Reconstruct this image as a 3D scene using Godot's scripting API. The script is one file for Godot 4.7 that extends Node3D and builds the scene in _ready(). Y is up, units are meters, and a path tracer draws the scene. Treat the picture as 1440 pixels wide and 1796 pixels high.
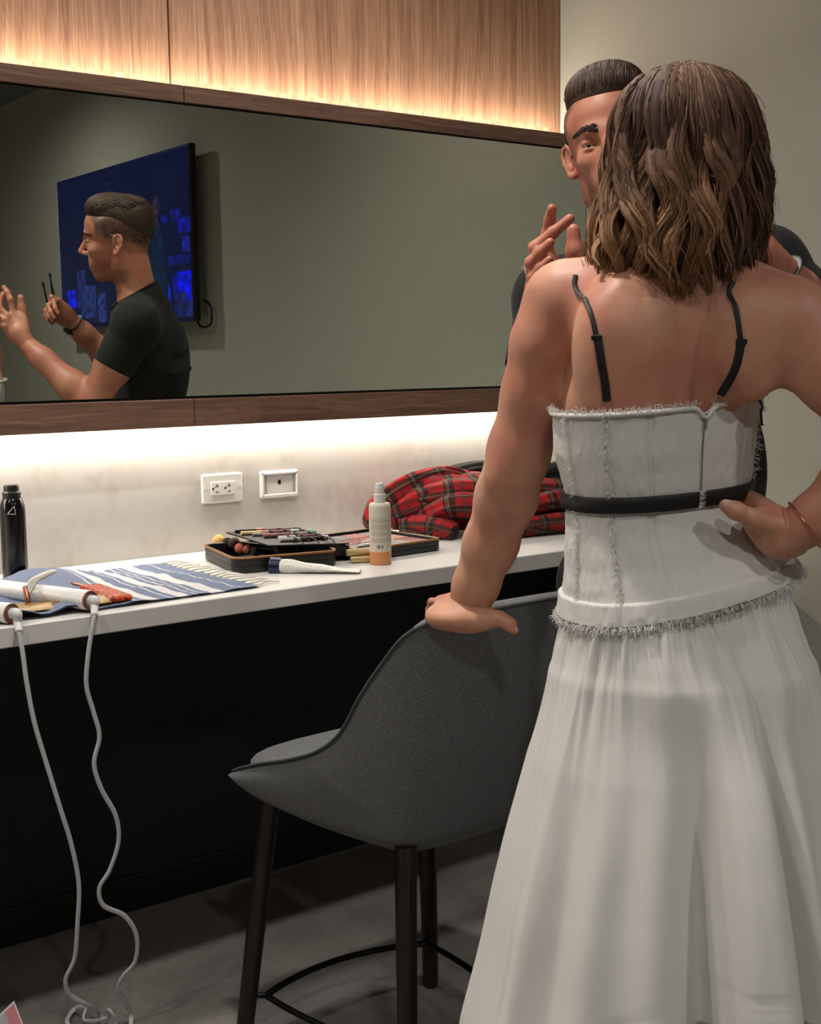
extends Node3D
# A dressing room: a backlit mirror above a long white counter, a woman in a white dress leaning on a grey counter stool, a make-up artist in a black T-shirt facing her.

var rng := RandomNumberGenerator.new()
var used := {}

# ---------- mesh collector ----------
class MB:
	var v := PackedVector3Array()
	var n := PackedVector3Array()
	var uv := PackedVector2Array()
	var c := PackedColorArray()
	var ix := PackedInt32Array()
	var col := Color(1, 1, 1)

	func vert(p: Vector3, nn: Vector3, t: Vector2, cc: Color) -> int:
		v.append(p); n.append(nn); uv.append(t); c.append(cc)
		return v.size() - 1

	# flat polygon fan, front face clockwise as listed
	func face(ps: Array, t := []) -> void:
		var nn: Vector3 = (ps[2] - ps[0]).cross(ps[1] - ps[0]).normalized()
		var s := v.size()
		for i in ps.size():
			vert(ps[i], nn, t[i] if t.size() else Vector2.ZERO, col)
		for i in range(1, ps.size() - 1):
			ix.append_array(PackedInt32Array([s, s + i, s + i + 1]))

	# rows[j][i]; smooth; flip turns the faces over
	func grid(rows: Array, closed := false, flip := false, cols := [], uvs := []) -> void:
		var nj := rows.size()
		var ni: int = rows[0].size()
		var s := v.size()
		var nrm := PackedVector3Array()
		nrm.resize(nj * ni)
		var lim := ni if closed else ni - 1
		for j in nj - 1:
			for i in lim:
				var i2 := (i + 1) % ni
				var a: Vector3 = rows[j][i]
				var b: Vector3 = rows[j][i2]
				var d: Vector3 = rows[j + 1][i]
				var e: Vector3 = rows[j + 1][i2]
				var nn := (d - a).cross(b - a) + (d - e).cross(e - b)
				if flip: nn = -nn
				nrm[j * ni + i] += nn
				nrm[j * ni + i2] += nn
				nrm[j * ni + ni + i] += nn
				nrm[j * ni + ni + i2] += nn
		for j in nj:
			for i in ni:
				var t: Vector2 = uvs[j][i] if uvs.size() else Vector2(float(i) / ni, float(j) / nj)
				vert(rows[j][i], nrm[j * ni + i].normalized(), t, cols[j][i] if cols.size() else col)
		for j in nj - 1:
			for i in lim:
				var i2 := (i + 1) % ni
				var a := s + j * ni + i
				var b := s + j * ni + i2
				var d := a + ni
				var e := b + ni
				if flip:
					ix.append_array(PackedInt32Array([a, d, b, b, d, e]))
				else:
					ix.append_array(PackedInt32Array([a, b, d, b, e, d]))

	# tube along a path; flat squashes the section along the second axis; ends are closed
	func tube(path: PackedVector3Array, rad: PackedFloat32Array, sides := 8, flat := 1.0, up := Vector3(0.123, 1, 0.071), ucol := []) -> void:
		var m := path.size()
		var rows := []
		var cs := []
		var side := Vector3.ZERO
		for j in m:
			var t := (path[mini(j + 1, m - 1)] - path[maxi(j - 1, 0)]).normalized()
			if side == Vector3.ZERO:
				side = t.cross(up)
				if side.length() < 0.01: side = t.cross(Vector3(1, 0, 0.2))
			side = (side - t * side.dot(t)).normalized()
			var o := side.cross(t)
			var r := rad[mini(j, rad.size() - 1)]
			var row := PackedVector3Array()
			var cr := []
			for i in sides:
				var a := TAU * i / sides
				row.append(path[j] + side * cos(a) * r + o * sin(a) * r * flat)
				if ucol.size(): cr.append(ucol[j])
			rows.append(row)
			cs.append(cr)
		var first := PackedVector3Array()
		var last := PackedVector3Array()
		for i in sides:
			first.append(path[0]); last.append(path[m - 1])
		rows.push_front(first); rows.push_back(last)
		if ucol.size():
			cs.push_front(cs[0]); cs.push_back(cs[cs.size() - 1])
		var dup := []
		var dc := []
		for j in rows.size():
			dup.append(rows[j])
			if ucol.size(): dc.append(cs[j])
		grid(dup, true, false, dc)

	# profile of (radius, height) turned about an axis
	func lathe(at: Vector3, prof: Array, sides := 32, ax := Vector3.UP, sq := 1.0) -> void:
		var xx := ax.cross(Vector3(0.31, 0.2, 0.9)).normalized()
		if absf(ax.y) > 0.99: xx = Vector3(1, 0, 0)
		var zz := xx.cross(ax).normalized()
		var seg := []
		for k in prof.size():
			var row := PackedVector3Array()
			for i in sides:
				var a := TAU * i / sides
				row.append(at + ax * prof[k].y + (xx * cos(a) + zz * sin(a) * sq) * prof[k].x)
			seg.append(row)
			# hard edge: split where the profile turns sharply
			if k > 0 and k < prof.size() - 1:
				var d1: Vector2 = (prof[k] - prof[k - 1]).normalized()
				var d2: Vector2 = (prof[k + 1] - prof[k]).normalized()
				if d1.dot(d2) < 0.75:
					grid(seg, true, false)
					seg = [row]
		grid(seg, true, false)

	# box with chamfered edges; uv in metres
	func box(lo: Vector3, hi: Vector3, ch := 0.0, xf := Transform3D.IDENTITY) -> void:
		ch = minf(ch, minf(hi.x - lo.x, minf(hi.y - lo.y, hi.z - lo.z)) * 0.49)
		var cen := (lo + hi) * 0.5
		var h := (hi - lo) * 0.5
		var ax := [Vector3.RIGHT, Vector3.UP, Vector3.BACK]
		for k in 3:
			var u: Vector3 = ax[(k + 1) % 3]
			var w: Vector3 = ax[(k + 2) % 3]
			for sg in [-1.0, 1.0]:
				var a: Vector3 = ax[k]
				var hu: float = h[(k + 1) % 3] - ch
				var hw: float = h[(k + 2) % 3] - ch
				var o: Vector3 = a * h[k] * sg
				poly([o - u * hu - w * hw, o - u * hu + w * hw, o + u * hu + w * hw, o + u * hu - w * hw], cen, a * sg, xf)
		if ch <= 0.0: return
		for k in 3:
			var a: Vector3 = ax[k]
			var u: Vector3 = ax[(k + 1) % 3]
			var w: Vector3 = ax[(k + 2) % 3]
			var la: float = h[k] - ch
			for su in [-1.0, 1.0]:
				for sw in [-1.0, 1.0]:
					var p1: Vector3 = u * su * h[(k + 1) % 3] + w * sw * (h[(k + 2) % 3] - ch)
					var p2: Vector3 = u * su * (h[(k + 1) % 3] - ch) + w * sw * h[(k + 2) % 3]
					poly([p1 - a * la, p1 + a * la, p2 + a * la, p2 - a * la], cen, u * su + w * sw, xf)
		for sx in [-1.0, 1.0]:
			for sy in [-1.0, 1.0]:
				for sz in [-1.0, 1.0]:
					var s := Vector3(sx, sy, sz)
					poly([s * (h - Vector3(0, ch, ch)), s * (h - Vector3(ch, 0, ch)), s * (h - Vector3(ch, ch, 0))], cen, s, xf)

	func poly(ps: Array, cen: Vector3, out: Vector3, xf: Transform3D) -> void:
		var t := []
		var q := []
		var o := out.abs()
		for p in ps:
			var w: Vector3 = p + cen
			t.append(Vector2(w.z, -w.y) if o.x > o.y and o.x > o.z else (Vector2(w.x, w.z) if o.y >= o.z and o.y >= o.x else Vector2(w.x, -w.y)))
			q.append(xf * w)
		if (q[2] - q[0]).cross(q[1] - q[0]).dot(xf.basis * out) < 0:
			q.reverse(); t.reverse()
		face(q, t)

	# ellipsoid; basis columns are the half axes
	func ball(at: Vector3, b: Basis, su := 16, sv := 10) -> void:
		var rows := []
		for j in sv + 1:
			var th := PI * j / sv
			var row := PackedVector3Array()
			for i in su:
				var a := TAU * i / su
				row.append(at + b * Vector3(sin(th) * cos(a), cos(th), sin(th) * sin(a)))
			rows.append(row)
		grid(rows, true, true)

# ---------- smooth implicit bodies, meshed as surface nets ----------
class SDF:
	var T := PackedInt32Array()
	var A := PackedVector3Array()
	var B := PackedVector3Array()
	var I2 := PackedFloat32Array()
	var RA := PackedFloat32Array()
	var RB := PackedFloat32Array()
	var K := PackedFloat32Array()
	var SG := PackedFloat32Array()
	var M: Array[Basis] = []
	var sc := 1.0
	var lo := Vector3.ONE * 1e9
	var hi := Vector3.ONE * -1e9

	func _add(t: int, a: Vector3, b: Vector3, i2: float, ra: float, rb: float, k: float, sg: float, m: Basis) -> void:
		T.append(t); A.append(a); B.append(b); I2.append(i2); RA.append(ra); RB.append(rb); K.append(k); SG.append(sg); M.append(m)

	func cap(a: Vector3, b: Vector3, ra: float, rb: float, k := 0.02, sg := 1.0) -> void:
		ra *= sc; rb *= sc; k *= sc
		var d := b - a
		_add(0, a, d, 1.0 / maxf(d.length_squared(), 1e-9), ra, rb - ra, k, sg, Basis())
		if sg > 0:
			lo = lo.min(a - Vector3.ONE * ra).min(b - Vector3.ONE * rb)
			hi = hi.max(a + Vector3.ONE * ra).max(b + Vector3.ONE * rb)

	# r: half axes along the columns of m (orthonormal)
	func ell(at: Vector3, r: Vector3, m: Basis, k := 0.02, sg := 1.0) -> void:
		r *= sc; k *= sc
		var inv := Basis(m.x / r.x, m.y / r.y, m.z / r.z).transposed()
		_add(1, at, Vector3.ONE / r, 0, minf(r.x, minf(r.y, r.z)), 0, k, sg, inv)
		if sg > 0:
			var e := (m.x * r.x).abs() + (m.y * r.y).abs() + (m.z * r.z).abs()
			lo = lo.min(at - e)
			hi = hi.max(at + e)

	func chain(ps: Array, rs: Array, k := 0.02) -> void:
		for i in ps.size() - 1:
			cap(ps[i], ps[i + 1], rs[i], rs[i + 1], k)

	func one(i: int, p: Vector3) -> float:
		if T[i] == 0:
			var pa := p - A[i]
			var t := clampf(pa.dot(B[i]) * I2[i], 0.0, 1.0)
			return (pa - B[i] * t).length() - RA[i] - RB[i] * t
		var q := M[i] * (p - A[i])
		var k0 := q.length()
		var k1 := (q * B[i]).length()
		return -RA[i] if k1 < 1e-6 else k0 * (k0 - 1.0) / k1

	func ev(p: Vector3, l: PackedInt32Array) -> float:
		var d := 1.0
		for i in l:
			var e: float
			if T[i] == 0:
				var pa := p - A[i]
				var t := clampf(pa.dot(B[i]) * I2[i], 0.0, 1.0)
				e = (pa - B[i] * t).length() - RA[i] - RB[i] * t
			else:
				var q := M[i] * (p - A[i])
				var k0 := q.length()
				var k1 := (q * B[i]).length()
				e = -RA[i] if k1 < 1e-6 else k0 * (k0 - 1.0) / k1
			var k := K[i]
			if SG[i] > 0:
				var h := maxf(k - absf(d - e), 0.0) / k
				d = minf(d, e) - h * h * k * 0.25
			else:
				var h := maxf(k - absf(d + e), 0.0) / k
				d = maxf(d, -e) + h * h * k * 0.25
		return d

	func all() -> PackedInt32Array:
		return PackedInt32Array(range(T.size()))

	# colf(p, n) -> Color;  ymin / keep: cells where keep(p) is false are left out
	func mesh(mb: MB, cell: float, colf = null, keep = null) -> void:
		var bs := 8
		var g0 := lo - Vector3.ONE * cell * 2.5
		var sz := (hi - lo) / cell + Vector3.ONE * 6
		var bx := int(ceil(sz.x / bs)); var by := int(ceil(sz.y / bs)); var bz := int(ceil(sz.z / bs))
		var nx := bx * bs; var ny := by * bs; var nz := bz * bs
		var V := PackedFloat32Array()
		V.resize(nx * ny * nz)
		V.fill(1.0)
		var act := []
		var everything := all()
		var R := cell * bs * 0.5 * 1.7321
		for kb in bz:
			for jb in by:
				for ib in bx:
					var cen := g0 + Vector3(ib + 0.5, jb + 0.5, kb + 0.5) * (cell * bs)
					var d := ev(cen, everything)
					var l := PackedInt32Array()
					if absf(d) < R * 1.6 + 0.004:
						for i in everything:
							var e := one(i, cen)
							if SG[i] > 0:
								if e < d + R * 2.4 + K[i]: l.append(i)
							elif e < R * 1.6 + K[i]: l.append(i)
						act.append(Vector3i(ib, jb, kb) * bs)
					for k in bs:
						for j in bs:
							var at := ((kb * bs + k) * ny + jb * bs + j) * nx + ib * bs
							if l.size() == 0:
								for i in bs: V[at + i] = d
							else:
								var p := g0 + Vector3(ib * bs, jb * bs + j, kb * bs + k) * cell
								for i in bs:
									V[at + i] = ev(p, l)
									p.x += cell
		var id := PackedInt32Array()
		id.resize(nx * ny * nz)
		id.fill(-1)
		var s := mb.v.size()
		var pts := PackedVector3Array()
		var sy := nx
		var szz := nx * ny
		var off := [0, 1, sy, sy + 1, szz, szz + 1, szz + sy, szz + sy + 1]
		var cor := [Vector3(0, 0, 0), Vector3(1, 0, 0), Vector3(0, 1, 0), Vector3(1, 1, 0), Vector3(0, 0, 1), Vector3(1, 0, 1), Vector3(0, 1, 1), Vector3(1, 1, 1)]
		var edges := [[0, 1], [2, 3], [4, 5], [6, 7], [0, 2], [1, 3], [4, 6], [5, 7], [0, 4], [1, 5], [2, 6], [3, 7]]
		var cells := PackedInt32Array()
		for b: Vector3i in act:
			for k in bs:
				if b.z + k >= nz - 1: continue
				for j in bs:
					if b.y + j >= ny - 1: continue
					for i in bs:
						if b.x + i >= nx - 1: continue
						var at := ((b.z + k) * ny + b.y + j) * nx + b.x + i
						var neg := V[at] < 0
						if (V[at + 1] < 0) == neg and (V[at + sy] < 0) == neg and (V[at + sy + 1] < 0) == neg and (V[at + szz] < 0) == neg and (V[at + szz + 1] < 0) == neg and (V[at + szz + sy] < 0) == neg and (V[at + szz + sy + 1] < 0) == neg:
							continue
						var acc := Vector3.ZERO
						var cnt := 0
						for e in edges:
							var va := V[at + off[e[0]]]
							var vb := V[at + off[e[1]]]
							if (va < 0) != (vb < 0):
								acc += cor[e[0]].lerp(cor[e[1]], va / (va - vb))
								cnt += 1
						var p := g0 + (Vector3(b.x + i, b.y + j, b.z + k) + acc / cnt) * cell
						if keep != null and not keep.call(p): continue
						id[at] = pts.size()
						pts.append(p)
						cells.append(at)
		var nrm := PackedVector3Array()
		nrm.resize(pts.size())
		var tri := PackedInt32Array()
		for at in cells:
			for ax in 3:
				var st := 1 if ax == 0 else (sy if ax == 1 else szz)
				var su := sy if ax == 0 else (szz if ax == 1 else 1)
				var sw := szz if ax == 0 else (1 if ax == 1 else sy)
				var neg := V[at] < 0
				if neg == (V[at + st] < 0): continue
				if at - su - sw < 0: continue
				var a := id[at]; var b := id[at - su]; var c2 := id[at - su - sw]; var d := id[at - sw]
				if b < 0 or c2 < 0 or d < 0: continue
				if neg:
					var t := b; b = d; d = t
				var nn := (pts[c2] - pts[a]).cross(pts[b] - pts[a]) + (pts[d] - pts[a]).cross(pts[c2] - pts[a])
				nrm[a] += nn; nrm[b] += nn; nrm[c2] += nn; nrm[d] += nn
				tri.append_array(PackedInt32Array([s + a, s + b, s + c2, s + a, s + c2, s + d]))
		mb.ix.append_array(tri)
		for i in pts.size():
			var nn := nrm[i].normalized()
			mb.vert(pts[i], nn, Vector2.ZERO, colf.call(pts[i], nn) if colf != null else mb.col)

# ---------- nodes ----------
func numbered(called: String) -> String:
	used[called] = used.get(called, -1) + 1
	return called if used[called] == 0 else "%s_%03d" % [called, used[called]]

func meta(o: Node, label := "", category := "", group := "", kind := "") -> void:
	if label: o.set_meta("label", label)
	if category: o.set_meta("category", category)
	if group: o.set_meta("group", group)
	if kind: o.set_meta("kind", kind)

func thing(called: String, at: Vector3, label: String, category: String, group := "") -> Node3D:
	var o := Node3D.new()
	o.name = numbered(called)
	add_child(o)
	o.position = at
	meta(o, label, category, group)
	return o

func offset_of(p: Node) -> Vector3:
	var o := Vector3.ZERO
	while p != self and p is Node3D:
		o += p.position
		p = p.get_parent()
	return o

# commits what was collected (in room coordinates) as one mesh under its parent
func put(mb: MB, called: String, m: Material, parent: Node = self, label := "") -> MeshInstance3D:
	var o := MeshInstance3D.new()
	o.name = numbered(called) if parent == self else called
	parent.add_child(o, true)
	var base := offset_of(parent)
	if parent == self:
		var lo := Vector3.ONE * 1e9
		var hi := Vector3.ONE * -1e9
		for p in mb.v:
			lo = lo.min(p); hi = hi.max(p)
		base = Vector3((lo.x + hi.x) / 2, lo.y, (lo.z + hi.z) / 2)
		o.position = base
	var vv := PackedVector3Array()
	vv.resize(mb.v.size())
	for i in mb.v.size(): vv[i] = mb.v[i] - base
	var arr := []
	arr.resize(Mesh.ARRAY_MAX)
	arr[Mesh.ARRAY_VERTEX] = vv
	arr[Mesh.ARRAY_NORMAL] = mb.n
	arr[Mesh.ARRAY_TEX_UV] = mb.uv
	arr[Mesh.ARRAY_COLOR] = mb.c
	arr[Mesh.ARRAY_INDEX] = mb.ix
	var me := ArrayMesh.new()
	me.add_surface_from_arrays(Mesh.PRIMITIVE_TRIANGLES, arr)
	me.surface_set_material(0, m)
	o.mesh = me
	if label: o.set_meta("label", label)
	return o

func bx(lo: Vector3, hi: Vector3, ch := 0.0) -> MB:
	var mb := MB.new()
	mb.box(lo, hi, ch)
	return mb

func struct_box(called: String, lo: Vector3, hi: Vector3, m: Material, label: String, parent: Node = self, ch := 0.0) -> MeshInstance3D:
	var o := put(bx(lo, hi, ch), called, m, parent)
	if parent == self: meta(o, label, "", "", "structure")
	return o

# ---------- materials ----------
func mat(c: Color, rough := 0.6, metal := 0.0, vcol := false) -> StandardMaterial3D:
	var m := StandardMaterial3D.new()
	m.albedo_color = c
	m.roughness = rough
	m.metallic = metal
	m.vertex_color_use_as_albedo = vcol
	return m

func tex(w: int, h: int, f: Callable) -> ImageTexture:
	var im := Image.create(w, h, false, Image.FORMAT_RGB8)
	for y in h:
		for x in w:
			im.set_pixel(x, y, f.call(x, y))
	im.generate_mipmaps()
	return ImageTexture.create_from_image(im)

func noise(sd: int, fr: float, oct := 3) -> FastNoiseLite:
	var nz := FastNoiseLite.new()
	nz.seed = sd
	nz.noise_type = FastNoiseLite.TYPE_SIMPLEX_SMOOTH
	nz.frequency = fr
	nz.fractal_octaves = oct
	return nz

func lin(r: float, g: float, b: float) -> Color:
	return Color(r, g, b).srgb_to_linear()

func smooth_path(ps: Array, per := 6) -> PackedVector3Array:
	var out := PackedVector3Array()
	var m := ps.size()
	for i in m - 1:
		for k in per:
			out.append(ps[i].cubic_interpolate(ps[i + 1], ps[maxi(i - 1, 0)], ps[mini(i + 2, m - 1)], float(k) / per))
	out.append(ps[m - 1])
	return out

func lerp_list(xs: Array, t: float) -> float:
	var f := clampf(t, 0, 1) * (xs.size() - 1)
	var i := mini(int(f), xs.size() - 2)
	return lerpf(xs[i], xs[i + 1], f - i)

# piecewise table of [x, y0, y1 ...] rows, smoothly read
func table(rows: Array, x: float, k: int) -> float:
	if x <= rows[0][0]: return rows[0][k]
	for i in rows.size() - 1:
		if x <= rows[i + 1][0]:
			var t: float = (x - rows[i][0]) / (rows[i + 1][0] - rows[i][0])
			var p0: float = rows[maxi(i - 1, 0)][k]
			var p3: float = rows[mini(i + 2, rows.size() - 1)][k]
			return cubic_interpolate(rows[i][k], rows[i + 1][k], p0, p3, t)
	return rows[rows.size() - 1][k]


# ---------- textures ----------
func wood_tex(sd: int, base: Color, dark: Color, light: Color, w: int, h: int, along_x: bool) -> ImageTexture:
	var n1 := noise(sd, 0.035, 4)
	var n2 := noise(sd + 1, 0.16, 2)
	var n3 := noise(sd + 2, 0.012, 2)
	return tex(w, h, func(x, y):
		var a := float(y if along_x else x)
		var b := float(x if along_x else y)
		var warp := n3.get_noise_2d(a * 0.5, b * 0.35) * 26.0
		var g := n1.get_noise_2d(a * 1.7 + warp, b * 0.05)
		var f := n2.get_noise_2d(a * 2.4 + warp * 0.6, b * 0.035)
		var p := n2.get_noise_2d(a * 5.0, b * 0.16)
		var c := base.lerp(dark, clampf(g * 1.15 + 0.2, 0, 1)).lerp(light, clampf(f * 1.3 - 0.12, 0, 0.85))
		return c.darkened(clampf(p * 0.22, 0, 0.14)))

func cloud_tex(sd: int, a: Color, b: Color, fr: float, size := 384) -> ImageTexture:
	var n1 := noise(sd, fr, 4)
	var n2 := noise(sd + 5, fr * 9.0, 3)
	return tex(size, size, func(x, y):
		return a.lerp(b, clampf(0.5 + n1.get_noise_2d(x, y) * 0.7 + n2.get_noise_2d(x, y) * 0.3, 0, 1)))

func weave_tex(sd: int, a: Color, b: Color, size := 256) -> ImageTexture:
	var n1 := noise(sd, 0.35, 2)
	var r2 := RandomNumberGenerator.new()
	r2.seed = sd
	return tex(size, size, func(x, y):
		var over := (int(x / 4) + int(y / 3)) % 2
		var t := 0.35 + 0.3 * over + n1.get_noise_2d(x * 0.9, y * 2.0) * 0.6 + r2.randf_range(-0.22, 0.22)
		return a.lerp(b, clampf(t, 0, 1)))

func textured(tx: Texture2D, sc: Vector3, rough := 0.6, tri := false, bump := 0.0) -> StandardMaterial3D:
	var m := mat(Color.WHITE, rough)
	m.albedo_texture = tx
	m.uv1_scale = sc
	if tri:
		m.uv1_triplanar = true
	if bump > 0:
		m.heightmap_enabled = true
		m.heightmap_texture = tx
		m.heightmap_scale = bump
	return m

func area(called: String, at: Vector3, look: Vector3, size: Vector2, col: Color, energy: float, parent: Node = self) -> AreaLight3D:
	var l := AreaLight3D.new()
	l.name = called
	parent.add_child(l, true)
	l.area_size = size
	l.light_color = col
	l.light_energy = energy
	l.shadow_enabled = true
	l.area_range = 12.0
	l.area_attenuation = 2.0
	var z := -look.normalized()
	var x := Vector3.RIGHT if absf(z.x) < 0.9 else Vector3.BACK
	var y := z.cross(x).normalized()
	x = y.cross(z).normalized()
	l.transform = Transform3D(Basis(x, y, z), at - offset_of(parent))
	return l

func downlight(at: Vector3, energy: float, col: Color, label: String, angle := 70.0) -> void:
	var t := thing("ceiling_downlight", at, label, "downlight", "recessed ceiling downlights")
	var mb := MB.new()
	mb.lathe(at + Vector3(0, -0.006, 0), [Vector2(0.068, 0.0), Vector2(0.085, 0.0), Vector2(0.09, 0.004), Vector2(0.09, 0.02), Vector2(0.068, 0.02), Vector2(0.068, 0.0)], 32)
	put(mb, "trim_ring", mat(Color(0.9, 0.9, 0.88), 0.5), t)
	mb = MB.new()
	mb.lathe(at + Vector3(0, 0.0, 0), [Vector2(0.0, 0.0), Vector2(0.066, 0.0), Vector2(0.066, 0.012), Vector2(0.0, 0.012)], 24)
	var g := mat(Color(0.9, 0.9, 0.88), 0.5)
	g.emission_enabled = true
	g.emission = col
	g.emission_energy_multiplier = 3.0
	put(mb, "lamp_lens", g, t)
	var l := SpotLight3D.new()
	l.name = "lamp_light"
	t.add_child(l, true)
	l.position = Vector3(0, -0.012, 0)
	l.rotation_degrees.x = -90
	l.light_color = col
	l.light_energy = energy
	l.light_size = 0.06
	l.spot_range = 12.0
	l.spot_attenuation = 2.0
	l.spot_angle = angle
	l.spot_angle_attenuation = 0.9
	l.shadow_enabled = true

const CEIL := 2.787
const ZM := 0.114
const CT := 0.869

func build_room() -> void:
	var paint := textured(cloud_tex(3, Color(0.70, 0.69, 0.635), Color(0.715, 0.705, 0.65), 0.02, 128), Vector3(0.6, 0.6, 1), 0.75)
	var ceil_m := textured(cloud_tex(4, Color(0.47, 0.47, 0.47), Color(0.49, 0.49, 0.49), 0.03, 128), Vector3(0.6, 0.6, 1), 0.9)
	var floor_m := textured(cloud_tex(8, Color(0.42, 0.405, 0.395), Color(0.52, 0.505, 0.49), 0.012, 512), Vector3(0.55, 0.55, 1), 0.5)
	floor_m.roughness = 0.42
	struct_box("floor", Vector3(-5.1, -0.1, -0.1), Vector3(0.1, 0, 5.5), floor_m, "grey smooth concrete look floor of the dressing room")
	struct_box("ceiling", Vector3(-5.1, CEIL, -0.1), Vector3(0.1, CEIL + 0.1, 5.5), ceil_m, "plain grey ceiling of the dressing room")
	struct_box("wall_right", Vector3(0, 0, -0.1), Vector3(0.1, CEIL, 5.5), paint, "painted grey green wall with the television")
	struct_box("wall_left", Vector3(-5.1, 0, -0.1), Vector3(-5, CEIL, 5.5), paint, "painted grey green wall at the open end of the counter")
	struct_box("wall_back", Vector3(-5.1, 0, 5.4), Vector3(0.1, CEIL, 5.5), paint, "painted grey green wall opposite the mirror")
	var wf := struct_box("wall_front", Vector3(-5.1, 0, -0.1), Vector3(0.1, CEIL, -0.02), paint, "wall that carries the wood panels, the mirror and the counter")
	# wood panels above, stone look splashback behind the counter, navy board below
	var oak := textured(wood_tex(21, Color(0.665, 0.495, 0.385), Color(0.52, 0.37, 0.28), Color(0.77, 0.62, 0.50), 640, 512, false), Vector3(0.75, 0.5, 1), 0.55)
	for e in [[-5.0, -3.854], [-3.85, -2.557], [-2.553, -1.2632], [-1.2592, -0.001]]:
		struct_box("wood_panel", Vector3(e[0], 1.55, -0.02), Vector3(e[1], CEIL, 0), oak, "", wf, 0.002)
	var stone := textured(splash_tex(), Vector3(0.5, 0.5, 1), 0.35)
	struct_box("splashback", Vector3(-5, CT, -0.02), Vector3(-0.001, 1.549, 0), stone, "", wf)
	struct_box("lower_board", Vector3(-5, 0, -0.02), Vector3(-0.001, CT, 0), mat(Color(0.055, 0.075, 0.115), 0.6), "", wf)
	var bb := put(bx(Vector3(-5, 0, 0), Vector3(-0.001, 0.09, 0.012), 0.003), "baseboard_front", mat(Color(0.03, 0.032, 0.036), 0.5))
	meta(bb, "black skirting board under the counter", "", "", "structure")
	bb = put(bx(Vector3(-0.012, 0, 0.013), Vector3(0, 0.09, 5.4), 0.003), "baseboard_right", mat(Color(0.03, 0.032, 0.036), 0.5))
	meta(bb, "black skirting board below the television wall", "", "", "structure")

func splash_tex() -> ImageTexture:
	var n1 := noise(31, 0.02, 4)
	var n2 := noise(33, 0.07, 3)
	return tex(512, 512, func(x, y):
		var t := clampf(n1.get_noise_2d(x, y) * 1.6 + 0.1, 0, 1) * clampf(0.5 + n2.get_noise_2d(x * 1.6, y * 0.8) * 1.4, 0, 1)
		return Color(0.745, 0.73, 0.715).lerp(Color(0.70, 0.68, 0.66), t))

func build_mirror() -> void:
	var rail_m := textured(wood_tex(51, Color(0.46, 0.34, 0.28), Color(0.36, 0.26, 0.21), Color(0.56, 0.44, 0.36), 512, 256, true), Vector3(0.9, 1.7, 1), 0.5)
	var o := thing("wall_mirror", Vector3(-2.3, 1.186, 0.06), "long wall mirror in a brown wood frame, lit from behind, above the counter", "mirror")
	var dark := mat(Color(0.03, 0.03, 0.03), 0.5)
	put(bx(Vector3(-4.6, 1.25, 0.001), Vector3(-0.06, 1.90, 0.09)), "backing_box", mat(Color(0.75, 0.75, 0.73), 0.7), o)
	# rails in lengths with open joints
	for e in [[-4.6, -3.822], [-3.82, -2.552], [-2.55, -1.2872], [-1.2852, -0.002]]:
		put(bx(Vector3(e[0], 1.926, 0.052), Vector3(e[1], 1.964, ZM), 0.0015), "top_rail", rail_m, o)
		put(bx(Vector3(e[0], 1.186, 0.052), Vector3(e[1], 1.251, ZM), 0.0015), "bottom_rail", rail_m, o)
	put(bx(Vector3(-4.64, 1.186, 0.052), Vector3(-4.602, 1.964, ZM), 0.0015), "side_rail", rail_m, o)
	put(bx(Vector3(-4.6, 1.252, 0.09), Vector3(-0.002, 1.925, ZM - 0.012)), "edge_channel", dark, o)
	var ref := mat(Color(0.85, 0.88, 0.85), 0.0, 1.0)
	ref.metallic_specular = 0.5
	put(bx(Vector3(-4.598, 1.2575, ZM - 0.011), Vector3(-0.004, 1.921, ZM - 0.004)), "mirror_glass", ref, o)
	for e in [[1.20, 0.034, "led_strip_lower", Vector3.DOWN, 1.196, 1.6], [1.95, 0.034, "led_strip_upper", Vector3.UP, 1.954, 1.5]]:
		var s := thing("led_strip", Vector3(-2.3, e[0], e[1]), "warm white light strip hidden behind the %s edge of the mirror" % ("lower" if e[3].y < 0 else "upper"), "light strip")
		var lo: float = minf(e[0], e[4])
		put(bx(Vector3(-4.5, lo, 0.026), Vector3(-0.03, lo + 0.004, 0.042)), "diffuser", glow(Color(1.0, 0.95, 0.88), 2.0), s)
		put(bx(Vector3(-4.5, e[0] + (0.0 if e[3].y < 0 else -0.03) + 0.006 * signf(-e[3].y), 0.03), Vector3(-0.03, e[0] + (0.045 if e[3].y < 0 else 0.0), 0.051)), "channel", mat(Color(0.7, 0.7, 0.7), 0.4, 0.8), s)
		area("strip_light", Vector3(-2.265, e[4] + 0.006 * e[3].y, e[1]), e[3], Vector2(4.47, 0.016), Color(1.0, 0.95, 0.88), e[5], s)

func glow(c: Color, e: float) -> StandardMaterial3D:
	var g := mat(c, 0.6)
	g.emission_enabled = true
	g.emission = c
	g.emission_energy_multiplier = e
	return g

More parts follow.
